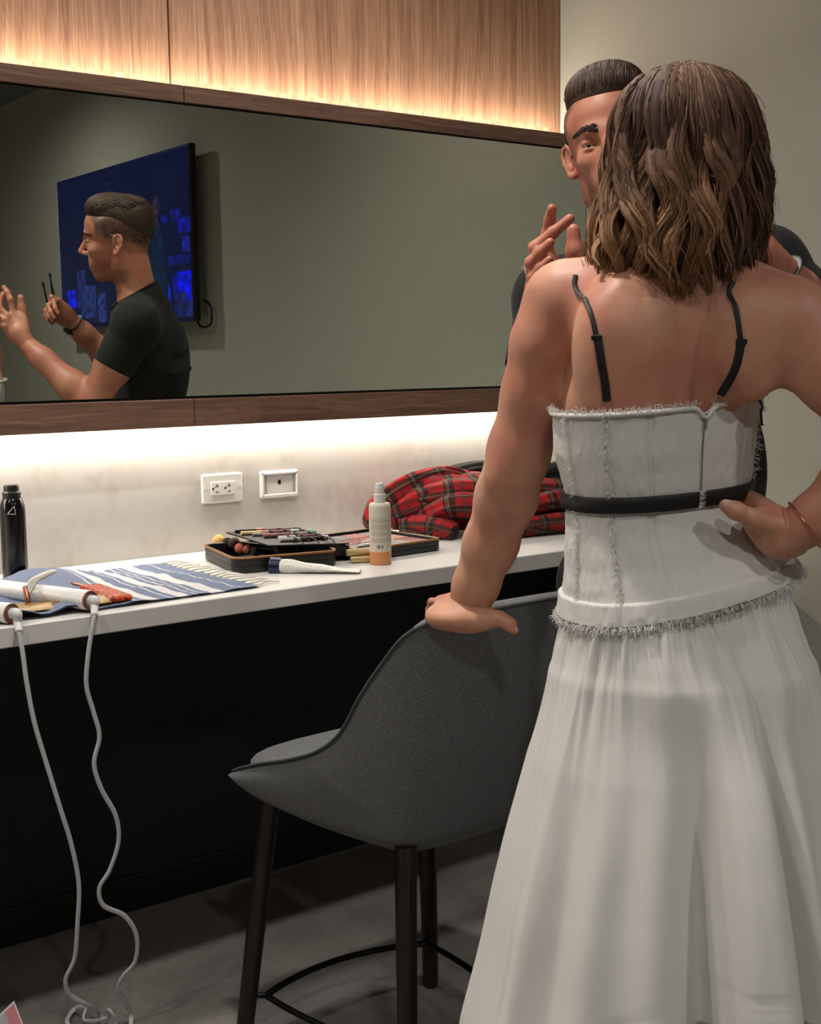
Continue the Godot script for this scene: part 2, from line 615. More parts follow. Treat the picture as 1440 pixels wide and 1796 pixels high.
func build_counter() -> void:
	var white := textured(cloud_tex(61, Color(0.80, 0.795, 0.785), Color(0.83, 0.825, 0.815), 0.02, 128), Vector3(0.7, 0.7, 1), 0.32)
	var o := thing("counter", Vector3(-2.5, CT - 0.038, 0.3), "long white make-up counter fixed to the wall under the mirror", "counter")
	put(bx(Vector3(-5, CT - 0.0385, 0), Vector3(-0.001, CT, 0.5875), 0.002), "worktop", white, o)
	for x in [-4.4, -3.2, -2.0, -0.3]:
		put(bx(Vector3(x, CT - 0.30, 0.001), Vector3(x + 0.035, CT - 0.0385, 0.03)), "bracket", mat(Color(0.08, 0.08, 0.09), 0.5), o)
		put(bx(Vector3(x, CT - 0.07, 0.03), Vector3(x + 0.035, CT - 0.0385, 0.5)), "bracket", mat(Color(0.08, 0.08, 0.09), 0.5), o)

func build_television() -> void:
	# hangs on the right wall; the photograph shows it in the mirror
	var z0 := 2.385
	var z1 := 3.84
	var y0 := 1.506
	var y1 := 2.25
	var o := thing("television", Vector3(-0.05, y0, (z0 + z1) / 2), "large flat television on the right wall showing a dark blue stage", "television")
	var blk := mat(Color(0.012, 0.012, 0.014), 0.35)
	put(bx(Vector3(-0.085, y0, z0), Vector3(-0.055, y1, z1), 0.004), "casing", blk, o)
	put(bx(Vector3(-0.055, 1.65, 2.8), Vector3(-0.0005, 2.1, 3.4), 0.01), "wall_bracket", blk, o)
	var mb := MB.new()
	mb.face([Vector3(-0.0855, y0 + 0.02, z1 - 0.012), Vector3(-0.0855, y1 - 0.012, z1 - 0.012), Vector3(-0.0855, y1 - 0.012, z0 + 0.012), Vector3(-0.0855, y0 + 0.02, z0 + 0.012)], [Vector2(1, 1), Vector2(1, 0), Vector2(0, 0), Vector2(0, 1)])
	var sm := mat(Color(0.01, 0.01, 0.012), 0.15)
	sm.emission_enabled = true
	sm.emission = Color.WHITE
	sm.emission_operator = BaseMaterial3D.EMISSION_OP_MULTIPLY
	sm.emission_texture = stage_tex()
	sm.emission_energy_multiplier = 1.25
	put(mb, "screen", sm, o)
	area("screen_light", Vector3(-0.095, (y0 + y1) / 2, (z0 + z1) / 2), Vector3.LEFT, Vector2(z1 - z0, y1 - y0), Color(0.25, 0.4, 1.0), 0.01, o)
	mb = MB.new()
	mb.tube(smooth_path([Vector3(-0.03, y0 + 0.09, z0 + 0.02), Vector3(-0.035, y0 + 0.06, z0 - 0.05), Vector3(-0.035, y0 - 0.015, z0 - 0.045), Vector3(-0.035, y0 - 0.02, z0 + 0.05), Vector3(-0.035, y0 + 0.05, z0 + 0.1)]), PackedFloat32Array([0.005]), 6)
	put(mb, "cable", blk, o)

# the picture on the screen: a dark stage with blue panels and a performer; left edge of the picture lies towards the mirror wall
func stage_tex() -> ImageTexture:
	var im := Image.create(480, 270, false, Image.FORMAT_RGB8)
	im.fill(Color(0.025, 0.04, 0.085))
	var boxes := [
		[330, 60, 36, 30, 0.08, 0.14, 0.32], [300, 20, 26, 70, 0.035, 0.055, 0.12], [350, 90, 30, 16, 0.03, 0.08, 0.45], [250, 0, 16, 60, 0.03, 0.05, 0.12], [268, 20, 22, 70, 0.05, 0.09, 0.17],
		[40, 20, 70, 60, 0.05, 0.055, 0.10], [0, 110, 40, 24, 0.04, 0.06, 0.5], [30, 95, 34, 18, 0.06, 0.08, 0.42], [72, 100, 22, 14, 0.05, 0.07, 0.40], [4, 140, 24, 26, 0.09, 0.12, 0.5],
		[0, 168, 76, 16, 0.05, 0.06, 0.35], [0, 190, 62, 6, 0.03, 0.03, 0.10], [2, 196, 46, 52, 0.01, 0.05, 0.85], [52, 200, 10, 40, 0.02, 0.06, 0.55], [70, 215, 8, 26, 0.04, 0.12, 0.7],
		[420, 205, 38, 36, 0.02, 0.06, 0.85], [400, 120, 40, 80, 0.02, 0.035, 0.09], [440, 30, 40, 90, 0.02, 0.03, 0.07], [380, 170, 34, 90, 0.10, 0.15, 0.33], [340, 200, 44, 60, 0.12, 0.17, 0.36],
		[300, 215, 34, 55, 0.13, 0.18, 0.38], [402, 240, 70, 30, 0.02, 0.03, 0.06], [120, 120, 60, 150, 0.015, 0.07, 0.10], [180, 140, 70, 130, 0.02, 0.05, 0.09], [18, 230, 40, 40, 0.08, 0.10, 0.30], [0, 244, 22, 26, 0.10, 0.13, 0.35]]
	for b in boxes:
		im.fill_rect(Rect2i(b[0], b[1], b[2], b[3]), Color(b[4], b[5], b[6]))
	# performer in a teal dress: head, trunk, arm
	for y in range(50, 262):
		for x in range(70, 150):
			var h := Vector2((x - 108) / 11.0, (y - 82) / 16.0).length()
			var t := Vector2((x - 108) / (16.0 + (y - 100) * 0.12), (y - 175) / 76.0).length()
			if h < 1: im.set_pixel(x, y, Color(0.20, 0.13, 0.13))
			elif t < 1: im.set_pixel(x, y, Color(0.03, 0.11, 0.13) if y > 118 else Color(0.16, 0.12, 0.14))
	var n1 := noise(77, 0.05, 3)
	for y in 270:
		for x in 480:
			var c := im.get_pixel(x, y)
			im.set_pixel(x, y, (c * (0.9 + n1.get_noise_2d(x, y) * 0.7)).clamp())
	im.resize(240, 135, Image.INTERPOLATE_LANCZOS)
	im.resize(480, 270, Image.INTERPOLATE_CUBIC)
	im.generate_mipmaps()
	return ImageTexture.create_from_image(im)

func outlet(lo: Vector3, hi: Vector3, socket: bool) -> void:
	var o := thing("wall_outlet" if socket else "data_outlet", Vector3((lo.x + hi.x) / 2, lo.y, 0), "white wall plate with a double power socket above the make-up case" if socket else "white wall plate with a single network jack on the splashback", "outlet")
	var w := mat(Color(0.83, 0.83, 0.82), 0.35)
	var dk := mat(Color(0.04, 0.04, 0.04), 0.6)
	var plate := put(bx(lo, Vector3(hi.x, hi.y, 0.008), 0.0045), "cover_plate", w, o)
	var c := (lo + hi) / 2
	if socket:
		var body := put(bx(Vector3(c.x - 0.034, c.y - 0.0165, 0.0078), Vector3(c.x + 0.034, c.y + 0.0165, 0.0105), 0.0012), "socket_body", w, o)
		for s in [-1.0, 1.0]:
			var mb := MB.new()
			mb.box(Vector3(c.x + s * 0.017 - 0.0012, c.y + 0.004, 0.0104), Vector3(c.x + s * 0.017 + 0.0012, c.y + 0.0115, 0.0108))
			mb.box(Vector3(c.x + s * 0.017 - 0.006, c.y + 0.0045, 0.0104), Vector3(c.x + s * 0.017 + 0.004, c.y + 0.0062, 0.0108))
			mb.box(Vector3(c.x + s * 0.017 - 0.004, c.y - 0.0095, 0.0104), Vector3(c.x + s * 0.017 + 0.004, c.y - 0.0075, 0.0108))
			mb.lathe(Vector3(c.x + s * 0.017 - 0.011, c.y, 0.0104), [Vector2(0, 0), Vector2(0.0028, 0), Vector2(0.0028, 0.0005), Vector2(0, 0.0005)], 12, Vector3.BACK)
			put(mb, "slots", dk, body)
			mb = MB.new()
			mb.lathe(Vector3(c.x + s * 0.0485, c.y, 0.0075), [Vector2(0, 0), Vector2(0.0032, 0), Vector2(0.0028, 0.0012), Vector2(0, 0.0015)], 14, Vector3.BACK)
			put(mb, "screw", mat(Color(0.75, 0.75, 0.74), 0.3), plate)
	else:
		var fr := MB.new()
		fr.box(Vector3(lo.x + 0.004, lo.y + 0.004, 0.0075), Vector3(hi.x - 0.004, lo.y + 0.0095, 0.012), 0.001)
		fr.box(Vector3(lo.x + 0.004, hi.y - 0.0095, 0.0075), Vector3(hi.x - 0.004, hi.y - 0.004, 0.012), 0.001)
		fr.box(Vector3(lo.x + 0.004, lo.y + 0.004, 0.0075), Vector3(lo.x + 0.0095, hi.y - 0.004, 0.012), 0.001)
		fr.box(Vector3(hi.x - 0.0095, lo.y + 0.004, 0.0075), Vector3(hi.x - 0.004, hi.y - 0.004, 0.012), 0.001)
		put(fr, "raised_frame", w, o)
		for s in [-1.0, 1.0]:
			put(bx(Vector3(c.x + s * 0.041 - 0.003, c.y - 0.022, 0.0078), Vector3(c.x + s * 0.041 + 0.003, c.y + 0.022, 0.0095), 0.0006), "side_tab", mat(Color(0.6, 0.61, 0.62), 0.4), plate)
		var mb := MB.new()
		mb.box(Vector3(c.x - 0.006, c.y + 0.002, 0.0078), Vector3(c.x + 0.003, c.y + 0.0075, 0.0084))
		mb.box(Vector3(c.x - 0.0035, c.y - 0.001, 0.0078), Vector3(c.x + 0.003, c.y + 0.011, 0.0084))
		put(mb, "jack_opening", dk, o)


func build_stool() -> void:
	var xc := -1.30
	var o := thing("counter_stool", Vector3(xc, 0, 0.97), "grey upholstered counter stool with a winged back and dark wooden legs", "stool")
	var cloth := textured(weave_tex(91, Color(0.20, 0.207, 0.215), Color(0.56, 0.57, 0.58)), Vector3(4, 4, 4), 0.95, true)
	cloth.rim_enabled = true
	cloth.rim = 0.3
	# half outline from the front tip round to the middle of the back: rim x y z, bottom x y z
	var half := [
		[0.226, 0.542, 0.685, 0.222, 0.532, 0.69], [0.236, 0.563, 0.735, 0.224, 0.514, 0.735], [0.241, 0.594, 0.82, 0.215, 0.503, 0.82], [0.241, 0.630, 0.93, 0.20, 0.497, 0.92], [0.239, 0.668, 1.02, 0.178, 0.492, 1.0],
		[0.237, 0.715, 1.085, 0.16, 0.49, 1.06], [0.236, 0.785, 1.14, 0.147, 0.488, 1.095], [0.234, 0.85, 1.2, 0.135, 0.487, 1.115], [0.226, 0.905, 1.253, 0.118, 0.487, 1.126], [0.195, 0.93, 1.288, 0.095, 0.487, 1.134],
		[0.13, 0.937, 1.303, 0.066, 0.487, 1.138], [0.065, 0.941, 1.312, 0.033, 0.487, 1.14], [0.0, 0.942, 1.315, 0.0, 0.487, 1.14]]
	var rim := []
	var bot := []
	for i in half.size():
		rim.append(Vector3(xc - half[i][0], half[i][1], half[i][2])); bot.append(Vector3(xc - half[i][3], half[i][4], half[i][5]))
	for i in range(half.size() - 2, -1, -1):
		rim.append(Vector3(xc + half[i][0], half[i][1], half[i][2])); bot.append(Vector3(xc + half[i][3], half[i][4], half[i][5]))
	var R := smooth_path(rim, 4)
	var B := smooth_path(bot, 4)
	var m := R.size()
	var inward := PackedVector3Array()
	for i in m:
		var t := (R[mini(i + 1, m - 1)] - R[maxi(i - 1, 0)])
		t.y = 0
		inward.append(t.cross(Vector3.UP).normalized())
	var mid := Vector3(xc, 0.6, 0.95)
	var sgn := 1.0 if inward[m / 4].dot(mid - R[m / 4]) > 0 else -1.0
	var rows := []
	var under := PackedVector3Array()
	for i in m: under.append(B[i].lerp(Vector3(xc, 0.48, 0.93), 0.35) - Vector3(0, 0.006, 0))
	rows.append(under)
	for j in 13:
		var w := j / 12.0
		var row := PackedVector3Array()
		for i in m:
			var p := B[i].lerp(R[i], w) - inward[i] * sgn * 0.014 * sin(PI * w)
			if j == 0: p += inward[i] * sgn * 0.008
			row.append(p)
		rows.append(row)
	var tall := func(i): return clampf((R[i].y - B[i].y) / 0.12, 0.1, 1.0)
	for j in 4:
		var a := PI * (j + 1) / 4.0
		var row := PackedVector3Array()
		for i in m: row.append(R[i] + (inward[i] * sgn * (0.018 - 0.018 * cos(a)) + Vector3.UP * 0.008 * sin(a)) * tall.call(i))
		rows.append(row)
	for j in 8:
		var w := 1.0 - (j + 1) / 8.0
		var row := PackedVector3Array()
		for i in m:
			row.append(B[i].lerp(R[i], w * 0.8 + 0.2 * w) + inward[i] * sgn * (0.036 + 0.012 * sin(PI * w)) * tall.call(i))
		rows.append(row)
	var mb := MB.new()
	mb.grid(rows, false, false)
	var cap := []
	for i in range(m - 1, -1, -2): cap.append(under[i])
	mb.face(cap)
	var shell := put(mb, "shell", cloth, o)
	# welt along the rim
	mb = MB.new()
	var welt := PackedVector3Array()
	for i in m: welt.append(R[i] + Vector3.UP * 0.002 - inward[i] * sgn * 0.001)
	mb.tube(welt, PackedFloat32Array([0.0032]), 6)
	put(mb, "piping", mat(Color(0.26, 0.27, 0.27), 0.9), shell)
	# seat cushion
	rows = []
	for j in 15:
		var a := -PI / 2 + PI * j / 14.0
		var row := PackedVector3Array()
		for i in 48:
			var t := TAU * i / 48
			var ct := cos(t); var st := sin(t)
			var px := signf(ct) * pow(absf(ct), 0.36)
			var pz := signf(st) * pow(absf(st), 0.36)
			var k := pow(cos(a), 0.32)
			var z := 0.885 + pz * 0.205 * k
			var hw := lerpf(0.222, 0.18, smoothstep(0.8, 1.1, z))
			row.append(Vector3(xc + px * hw * k, 0.556 + 0.032 * signf(sin(a)) * pow(absf(sin(a)), 0.7) + 0.075 * (z - 0.69) + 0.008 * (1 - px * px) * maxf(sin(a), 0), z))
		rows.append(row)
	mb = MB.new()
	mb.grid(rows, true, false)
	put(mb, "seat_cushion", cloth, o)
	var wood := textured(wood_tex(71, Color(0.12, 0.065, 0.06), Color(0.08, 0.04, 0.04), Color(0.17, 0.10, 0.09), 64, 256, false), Vector3(4, 1, 1), 0.4)
	var legs := [[Vector3(-1.505, 0.515, 0.79), Vector3(-1.556, 0, 0.742)], [Vector3(-1.428, 0.50, 1.115), Vector3(-1.468, 0, 1.165)], [Vector3(-1.14, 0.51, 0.80), Vector3(-1.107, 0, 0.764)], [Vector3(-1.175, 0.50, 1.115), Vector3(-1.15, 0, 1.165)]]
	var nodes := []
	for l in legs:
		mb = MB.new()
		var ax: Vector3 = (l[0] - l[1]).normalized()
		var ln: float = l[0].distance_to(l[1])
		mb.lathe(l[1], [Vector2(0, 0), Vector2(0.013, 0.0), Vector2(0.0155, 0.003), Vector2(0.0168, 0.01), Vector2(0.0185, ln * 0.6), Vector2(0.0195, ln), Vector2(0, ln)], 20, ax)
		put(mb, "leg", wood, o)
		nodes.append(l[1].lerp(l[0], 0.118 / ln * 1.0))
	# footrest ring, held by short stubs
	var steel := mat(Color(0.02, 0.02, 0.022), 0.45, 0.5)
	var cen := Vector3(-1.325, nodes[0].y, 0.96)
	var inn := []
	for p in nodes: inn.append(p + (Vector3(cen.x, p.y, cen.z) - p).normalized() * 0.034)
	mb = MB.new()
	for i in 4: mb.tube(PackedVector3Array([nodes[i], inn[i]]), PackedFloat32Array([0.006]), 8)
	for e in [[0, 2, -0.045], [0, 1, -0.015], [2, 3, 0.015], [1, 3, 0.02]]:
		var a: Vector3 = inn[e[0]]
		var b: Vector3 = inn[e[1]]
		var side := Vector3(0, 0, 1) if absf(a.x - b.x) > absf(a.z - b.z) else Vector3(1, 0, 0)
		var ps := PackedVector3Array()
		for k in 13:
			var t := k / 12.0
			ps.append(a.lerp(b, t) + side * float(e[2]) * 4.0 * t * (1 - t))
		mb.tube(ps, PackedFloat32Array([0.0075]), 8, 0.7)
	put(mb, "footrest", steel, o)


func on_counter(x: float, z: float, y := 0.0) -> Vector3:
	return Vector3(x, CT + y, z)

# open tray with rounded corners, turned about the vertical
func tray(o: Node, c: Vector3, w: float, d: float, h: float, turn: float, r: float, called: String, m: Material, trim: Material) -> MeshInstance3D:
	var ring := func(gr: float, y: float, rr: float):
		var row := PackedVector3Array()
		for q in 4:
			for k in 7:
				var a := PI / 2 * (q + k / 6.0)
				var sx := 1.0 if q == 0 or q == 3 else -1.0
				var sz := 1.0 if q < 2 else -1.0
				var p := Vector3(sx * (w / 2 - r) + cos(a) * (rr + gr), y, sz * (d / 2 - r) + sin(a) * (rr + gr))
				row.append(c + p.rotated(Vector3.UP, turn))
		return row
	var mb := MB.new()
	var low: PackedVector3Array = ring.call(-0.004, 0.0, r)
	var f := []
	for i in range(low.size() - 1, -1, -1): f.append(low[i])
	mb.face(f)
	mb.grid([low, ring.call(0.0, 0.004, r), ring.call(0.0, h * 0.48, r), ring.call(-0.0015, h * 0.5, r), ring.call(0.0, h * 0.52, r), ring.call(0.0, h - 0.002, r), ring.call(-0.002, h, r), ring.call(-0.005, h, r), ring.call(-0.007, h - 0.002, r), ring.call(-0.007, 0.006, r)], true, false)
	var inn: PackedVector3Array = ring.call(-0.007, 0.006, r)
	f = []
	for p in inn: f.append(p)
	mb.face(f)
	var body := put(mb, called, m, o)
	mb = MB.new()
	var top: PackedVector3Array = ring.call(-0.001, h - 0.002, r)
	top.append(top[0])
	mb.tube(top, PackedFloat32Array([0.0028]), 6)
	put(mb, "gold_zip", trim, body)
	return body

func build_counter_things() -> void:
	towel()
	spray_can()
	irons()
	hair_clip()
	make_up_case()
	cream_tube()
	gloss_tubes()
	spray_bottle()
	under_hooks()

func towel() -> void:
	var n1 := noise(101, 0.4, 3)
	var A := Vector3(-1.395, 0.869, 0.1163)
	var B := Vector3(-1.373, 0.869, 0.5416)
	var A2 := Vector3(-2.02, CT, 0.17)
	var B2 := Vector3(-2.05, CT, 0.56)
	var rows := []
	var uvs := []
	var bumps := [[0.52, 0.05, 0.10, 0.24, 0.022], [0.40, 0.05, 0.09, 0.25, 0.014], [0.62, 0.95, 0.05, 0.12, 0.016], [0.75, 0.98, 0.045, 0.10, 0.018], [0.70, 0.30, 0.1, 0.3, 0.012]]
	for j in 41:
		var t := j / 40.0
		var row := PackedVector3Array()
		var ur := []
		for i in 25:
			var w := i / 24.0
			var p := A.lerp(A2, t).lerp(B.lerp(B2, t), w)
			var h := 0.003
			for b in bumps:
				h += b[4] * exp(-pow((t - b[0]) / b[2], 2) - pow((w - b[1]) / b[3], 2))
			h += maxf(0, n1.get_noise_2d(t * 20, w * 8)) * 0.006 + 0.0025 * maxf(0, sin(w * 17 + t * 9))
			p.z += n1.get_noise_2d(t * 12, 50) * 0.012 * (1 - w) * 2
			row.append(p + Vector3(0, h, 0))
			ur.append(Vector2(t, w))
		rows.append(row); uvs.append(ur)
	var mb := MB.new()
	mb.grid(rows, false, true, [], uvs)
	var lowr := []
	for r in rows:
		var q := PackedVector3Array()
		for p in r: q.append(Vector3(p.x, maxf(CT + 0.0006, p.y - 0.0028), p.z))
		lowr.append(q)
	mb.grid(lowr, false, false, [], uvs)
	var n2 := noise(103, 0.5, 2)
	var blue := Color(0.43, 0.48, 0.58)
	var wht := Color(0.83, 0.83, 0.83)
	var bands := [[0.055, 0.062], [0.12, 0.165], [0.185, 0.191], [0.21, 0.216], [0.235, 0.27], [0.29, 0.295], [0.335, 0.37], [0.39, 0.395]]
	var tx := tex(512, 128, func(x, y):
		var t: float = x / 512.0
		var c := blue
		for b in bands:
			if t > b[0] and t < b[1]: c = wht
		return c.darkened(clampf(0.08 + n2.get_noise_2d(x * 1.5, y * 1.5) * 0.16, 0, 0.3)))
	var o := thing("striped_towel", Vector3(-1.7, CT, 0.35), "blue and white striped woven towel with white tassels lying on the counter", "towel")
	put(mb, "cloth", textured(tx, Vector3.ONE, 0.95), o)
	# tassels along the end edge
	for k in 15:
		var w := (k + 0.5) / 15.0
		var p := A.lerp(B, w) + Vector3(0, 0.004, 0)
		var dr := Vector3(0.055 + rng.randf() * 0.012, 0, rng.randf_range(-0.022, 0.012))
		var ps := []
		for s in 6:
			var t := s / 5.0
			ps.append(p + dr * t + Vector3(0, 0.001 + 0.003 * sin(t * 3.0) - 0.003 * t, 0.006 * sin(t * 6 + k)))
		mb = MB.new()
		mb.tube(smooth_path(ps, 3), PackedFloat32Array([0.003, 0.0042, 0.0044, 0.003, 0.003, 0.0032, 0.0028, 0.003, 0.0026, 0.003, 0.0028, 0.0026, 0.0024, 0.0022, 0.002, 0.0012]), 6, 0.7)
		put(mb, "tassel", mat(Color(0.84, 0.83, 0.79), 0.95), o)

func spray_can() -> void:
	var p := on_counter(-1.728, 0.10)
	var o := thing("aerosol_can", p, "glossy black aerosol can with a black cap beside the curling iron", "can")
	var mb := MB.new()
	mb.lathe(p, [Vector2(0, 0), Vector2(0.0255, 0), Vector2(0.0272, 0.003), Vector2(0.0272, 0.150), Vector2(0.0262, 0.164), Vector2(0.022, 0.176), Vector2(0.019, 0.180), Vector2(0, 0.18)], 40)
	var blk := mat(Color(0.018, 0.022, 0.032), 0.18)
	var cb := put(mb, "can_body", blk, o)
	mb = MB.new()
	mb.lathe(p + Vector3(0, 0.1795, 0), [Vector2(0.0, 0), Vector2(0.0195, 0), Vector2(0.0195, 0.013), Vector2(0.0165, 0.016), Vector2(0.0165, 0.026), Vector2(0.014, 0.03), Vector2(0, 0.03)], 32)
	put(mb, "spray_cap", mat(Color(0.02, 0.02, 0.022), 0.45), o)
	# small triangle emblem near the shoulder
	mb = MB.new()
	var on := func(x: float, y: float): return p + Vector3(sin(x) * 0.0276, y, cos(x) * 0.0276)
	var tri := [Vector2(-0.72, 0.149), Vector2(-0.18, 0.165), Vector2(-0.12, 0.147)]
	for i in 3:
		var a: Vector2 = tri[i]
		var b: Vector2 = tri[(i + 1) % 3]
		var ps := PackedVector3Array()
		for k in 6:
			var q := a.lerp(b, k / 5.0)
			ps.append(on.call(q.x, minf(q.y, 0.158)) + Vector3(0, 0, 0) if q.y < 0.158 else p + Vector3(sin(q.x) * 0.0268, q.y, cos(q.x) * 0.0268))
		mb.tube(ps, PackedFloat32Array([0.0006]), 5)
	put(mb, "emblem", mat(Color(0.8, 0.8, 0.8), 0.4), cb)

func iron_body(o: Node, a: Vector3, b: Vector3, r: float) -> MeshInstance3D:
	var white := mat(Color(0.83, 0.83, 0.82), 0.25)
	var rose := mat(Color(0.55, 0.36, 0.31), 0.3, 0.85)
	var mb := MB.new()
	var ax := (b - a).normalized()
	var ln := a.distance_to(b)
	mb.lathe(a, [Vector2(0, 0), Vector2(r * 0.9, 0), Vector2(r, 0.004), Vector2(r, ln * 0.6), Vector2(r * 1.04, ln - 0.004), Vector2(r * 0.98, ln), Vector2(0, ln)], 32, ax)
	var hnd := put(mb, "handle", white, o)
	mb = MB.new()
	mb.lathe(b, [Vector2(r * 0.7, -0.001), Vector2(r * 0.98, -0.001), Vector2(r * 1.02, 0.001), Vector2(r * 0.98, 0.003), Vector2(r * 0.72, 0.003)], 32, ax)
	put(mb, "end_ring", rose, hnd)
	return hnd

func cord(o: Node, pts: Array, r := 0.0048) -> void:
	var mb := MB.new()
	mb.tube(smooth_path(pts, 8), PackedFloat32Array([r]), 10, 0.62, Vector3(0.2, 0.1, 1))
	put(mb, "power_cord", mat(Color(0.74, 0.74, 0.75), 0.45), o)

func irons() -> void:
	var rose := mat(Color(0.55, 0.36, 0.31), 0.3, 0.85)
	var white := mat(Color(0.83, 0.83, 0.82), 0.25)
	# curling iron with clamp lever
	var b := Vector3(-1.753, 0.893, 0.5607)
	var a := Vector3(-1.897, 0.893, 0.1613)
	var o := thing("curling_iron", b.lerp(a, 0.5) - Vector3(0, 0.024, 0), "white curling iron with an open clamp lever lying on the striped towel", "curling iron")
	var grip := iron_body(o, a, b, 0.0185)
	var ax := (b - a).normalized()
	var pv := Vector3(-1.832, 0.905, 0.4442)
	var tip := Vector3(-1.752, 0.93, 0.3951)
	var mb := MB.new()
	mb.tube(smooth_path([pv + Vector3(0, -0.004, 0.006), pv.lerp(tip, 0.25) + Vector3(0, 0.008, 0), pv.lerp(tip, 0.6) + Vector3(0, 0.006, 0), tip]), PackedFloat32Array([0.006, 0.007, 0.008, 0.0085, 0.009, 0.0095, 0.0095, 0.0095, 0.0095, 0.0095, 0.0095, 0.0095, 0.0095, 0.0095, 0.009, 0.0085, 0.008, 0.006, 0.003]), 10, 0.4)
	put(mb, "clamp_lever", mat(Color(0.62, 0.61, 0.58), 0.35), o)
	mb = MB.new()
	mb.tube(PackedVector3Array([pv + Vector3(0, 0.006, -0.006), pv + Vector3(-0.002, -0.012, 0.012), pv + Vector3(-0.002, -0.026, 0.014)]), PackedFloat32Array([0.005, 0.0065, 0.004]), 8)
	put(mb, "hinge", rose, grip)
	mb = MB.new()
	var bt := a + ax * (ax.dot(Vector3(-1.807, 0.893, 0.4363) - a)) + Vector3(-0.2, 0.35, 0.75).normalized() * 0.0182
	mb.lathe(bt, [Vector2(0, 0), Vector2(0.0055, 0), Vector2(0.005, 0.0018), Vector2(0, 0.002)], 18, Vector3(-0.2, 0.35, 0.75).normalized())
	put(mb, "button", rose, grip)
	mb = MB.new()
	mb.box(Vector3(-0.012, 0, -0.003), Vector3(0.012, 0.012, 0.003), 0.002, Transform3D(Basis(ax, Vector3.UP, ax.cross(Vector3.UP)), a + ax * (ax.dot(Vector3(-1.828, 0.893, 0.4731) - a)) + Vector3(0.0, -0.0245, 0.004)))
	put(mb, "rest_stand", mat(Color(0.6, 0.42, 0.2), 0.35, 0.6), o)
	var e0 := b + ax * 0.002
	relief(o, [e0, e0 + ax * 0.012 + Vector3(0, 0.001, 0.004), Vector3(-1.75, 0.8848, 0.575), Vector3(-1.762, 0.8709, 0.602)])
	cord(o, [Vector3(-1.762, 0.8709, 0.602), Vector3(-1.772, 0.8383, 0.606), Vector3(-1.782, 0.7881, 0.607), Vector3(-1.785, 0.7393, 0.605), Vector3(-1.772, 0.6873, 0.602), Vector3(-1.762, 0.6387, 0.6), Vector3(-1.774, 0.5873, 0.598), Vector3(-1.76, 0.5334, 0.595), Vector3(-1.732, 0.4748, 0.59), Vector3(-1.726, 0.4207, 0.585), Vector3(-1.744, 0.3662, 0.58), Vector3(-1.765, 0.3324, 0.575), Vector3(-1.756, 0.2934, 0.57), Vector3(-1.712, 0.2585, 0.565), Vector3(-1.686, 0.2092, 0.56), Vector3(-1.686, 0.1519, 0.55), Vector3(-1.709, 0.1226, 0.54), Vector3(-1.716, 0.0934, 0.53), Vector3(-1.698, 0.0554, 0.52), Vector3(-1.683, 0.02, 0.5113), Vector3(-1.708, 0.006, 0.544), Vector3(-1.773, 0.006, 0.5479), Vector3(-1.863, 0.006, 0.4495)])
	# second iron
	b = Vector3(-1.906, 0.8885, 0.5644)
	a = Vector3(-2.018, 0.8885, 0.3226)
	o = thing("flat_iron", b.lerp(a, 0.5) - Vector3(0, 0.02, 0), "white hair iron lying at the front edge of the counter beside the towel", "hair iron")
	iron_body(o, a, b, 0.0185)
	ax = (b - a).normalized()
	e0 = b + ax * 0.002
	relief(o, [e0, e0 + ax * 0.012 + Vector3(0, 0.001, 0.003), Vector3(-1.9, 0.8732, 0.58), Vector3(-1.906, 0.8597, 0.602)])
	cord(o, [Vector3(-1.906, 0.8597, 0.602), Vector3(-1.903, 0.8223, 0.606), Vector3(-1.899, 0.7694, 0.607), Vector3(-1.888, 0.6927, 0.605), Vector3(-1.868, 0.6125, 0.6), Vector3(-1.844, 0.5189, 0.596), Vector3(-1.823, 0.4402, 0.59), Vector3(-1.809, 0.3558, 0.583), Vector3(-1.812, 0.2742, 0.575), Vector3(-1.817, 0.2031, 0.565), Vector3(-1.833, 0.1604, 0.555), Vector3(-1.821, 0.121, 0.545), Vector3(-1.78, 0.0792, 0.53), Vector3(-1.731, 0.02, 0.467), Vector3(-1.737, 0.006, 0.493), Vector3(-1.775, 0.006, 0.4967), Vector3(-1.79, 0.008, 0.441), Vector3(-1.759, 0.012, 0.4017), Vector3(-1.752, 0.03, 0.4449), Vector3(-1.767, 0.02, 0.4735), Vector3(-1.734, 0.03, 0.5115), Vector3(-1.738, 0.055, 0.5279), Vector3(-1.734, 0.05, 0.5367), Vector3(-1.729, 0.02, 0.5319), Vector3(-1.799, 0.006, 0.554)])
	# printed warning tag on the cord
	var t := thing("paper_tag", Vector3(-1.884, 0, 0.3964), "white and pink printed paper tag on the cord at the floor", "tag")
	var p0 := Vector3(-1.96, 0.0939, 0.5)
	var p1 := Vector3(-1.916, 0.1218, 0.5)
	var p2 := Vector3(-1.902, 0.0594, 0.52)
	var p3 := Vector3(-1.949, 0.0318, 0.52)
	mb = MB.new()
	mb.face([p0, p1, p2, p3], [Vector2(0, 0), Vector2(1, 0), Vector2(1, 1), Vector2(0, 1)])
	var nn := (p2 - p0).cross(p1 - p0).normalized() * -0.0006
	mb.face([p3 + nn, p2 + nn, p1 + nn, p0 + nn], [Vector2(0, 1), Vector2(1, 1), Vector2(1, 0), Vector2(0, 0)])
	var tx := tex(96, 128, func(x, y):
		if x < 5 or x > 90 or y < 6: return Color(0.85, 0.84, 0.84)
		if x > 52: return Color(0.78, 0.42, 0.47) if (y % 9) < 7 else Color(0.84, 0.72, 0.73)
		return Color(0.45, 0.43, 0.45) if (y % 8) < 4 and (x * 7 + y * 3) % 11 > 1 else Color(0.82, 0.81, 0.82))
	put(mb, "printed_card", textured(tx, Vector3.ONE, 0.8), t)

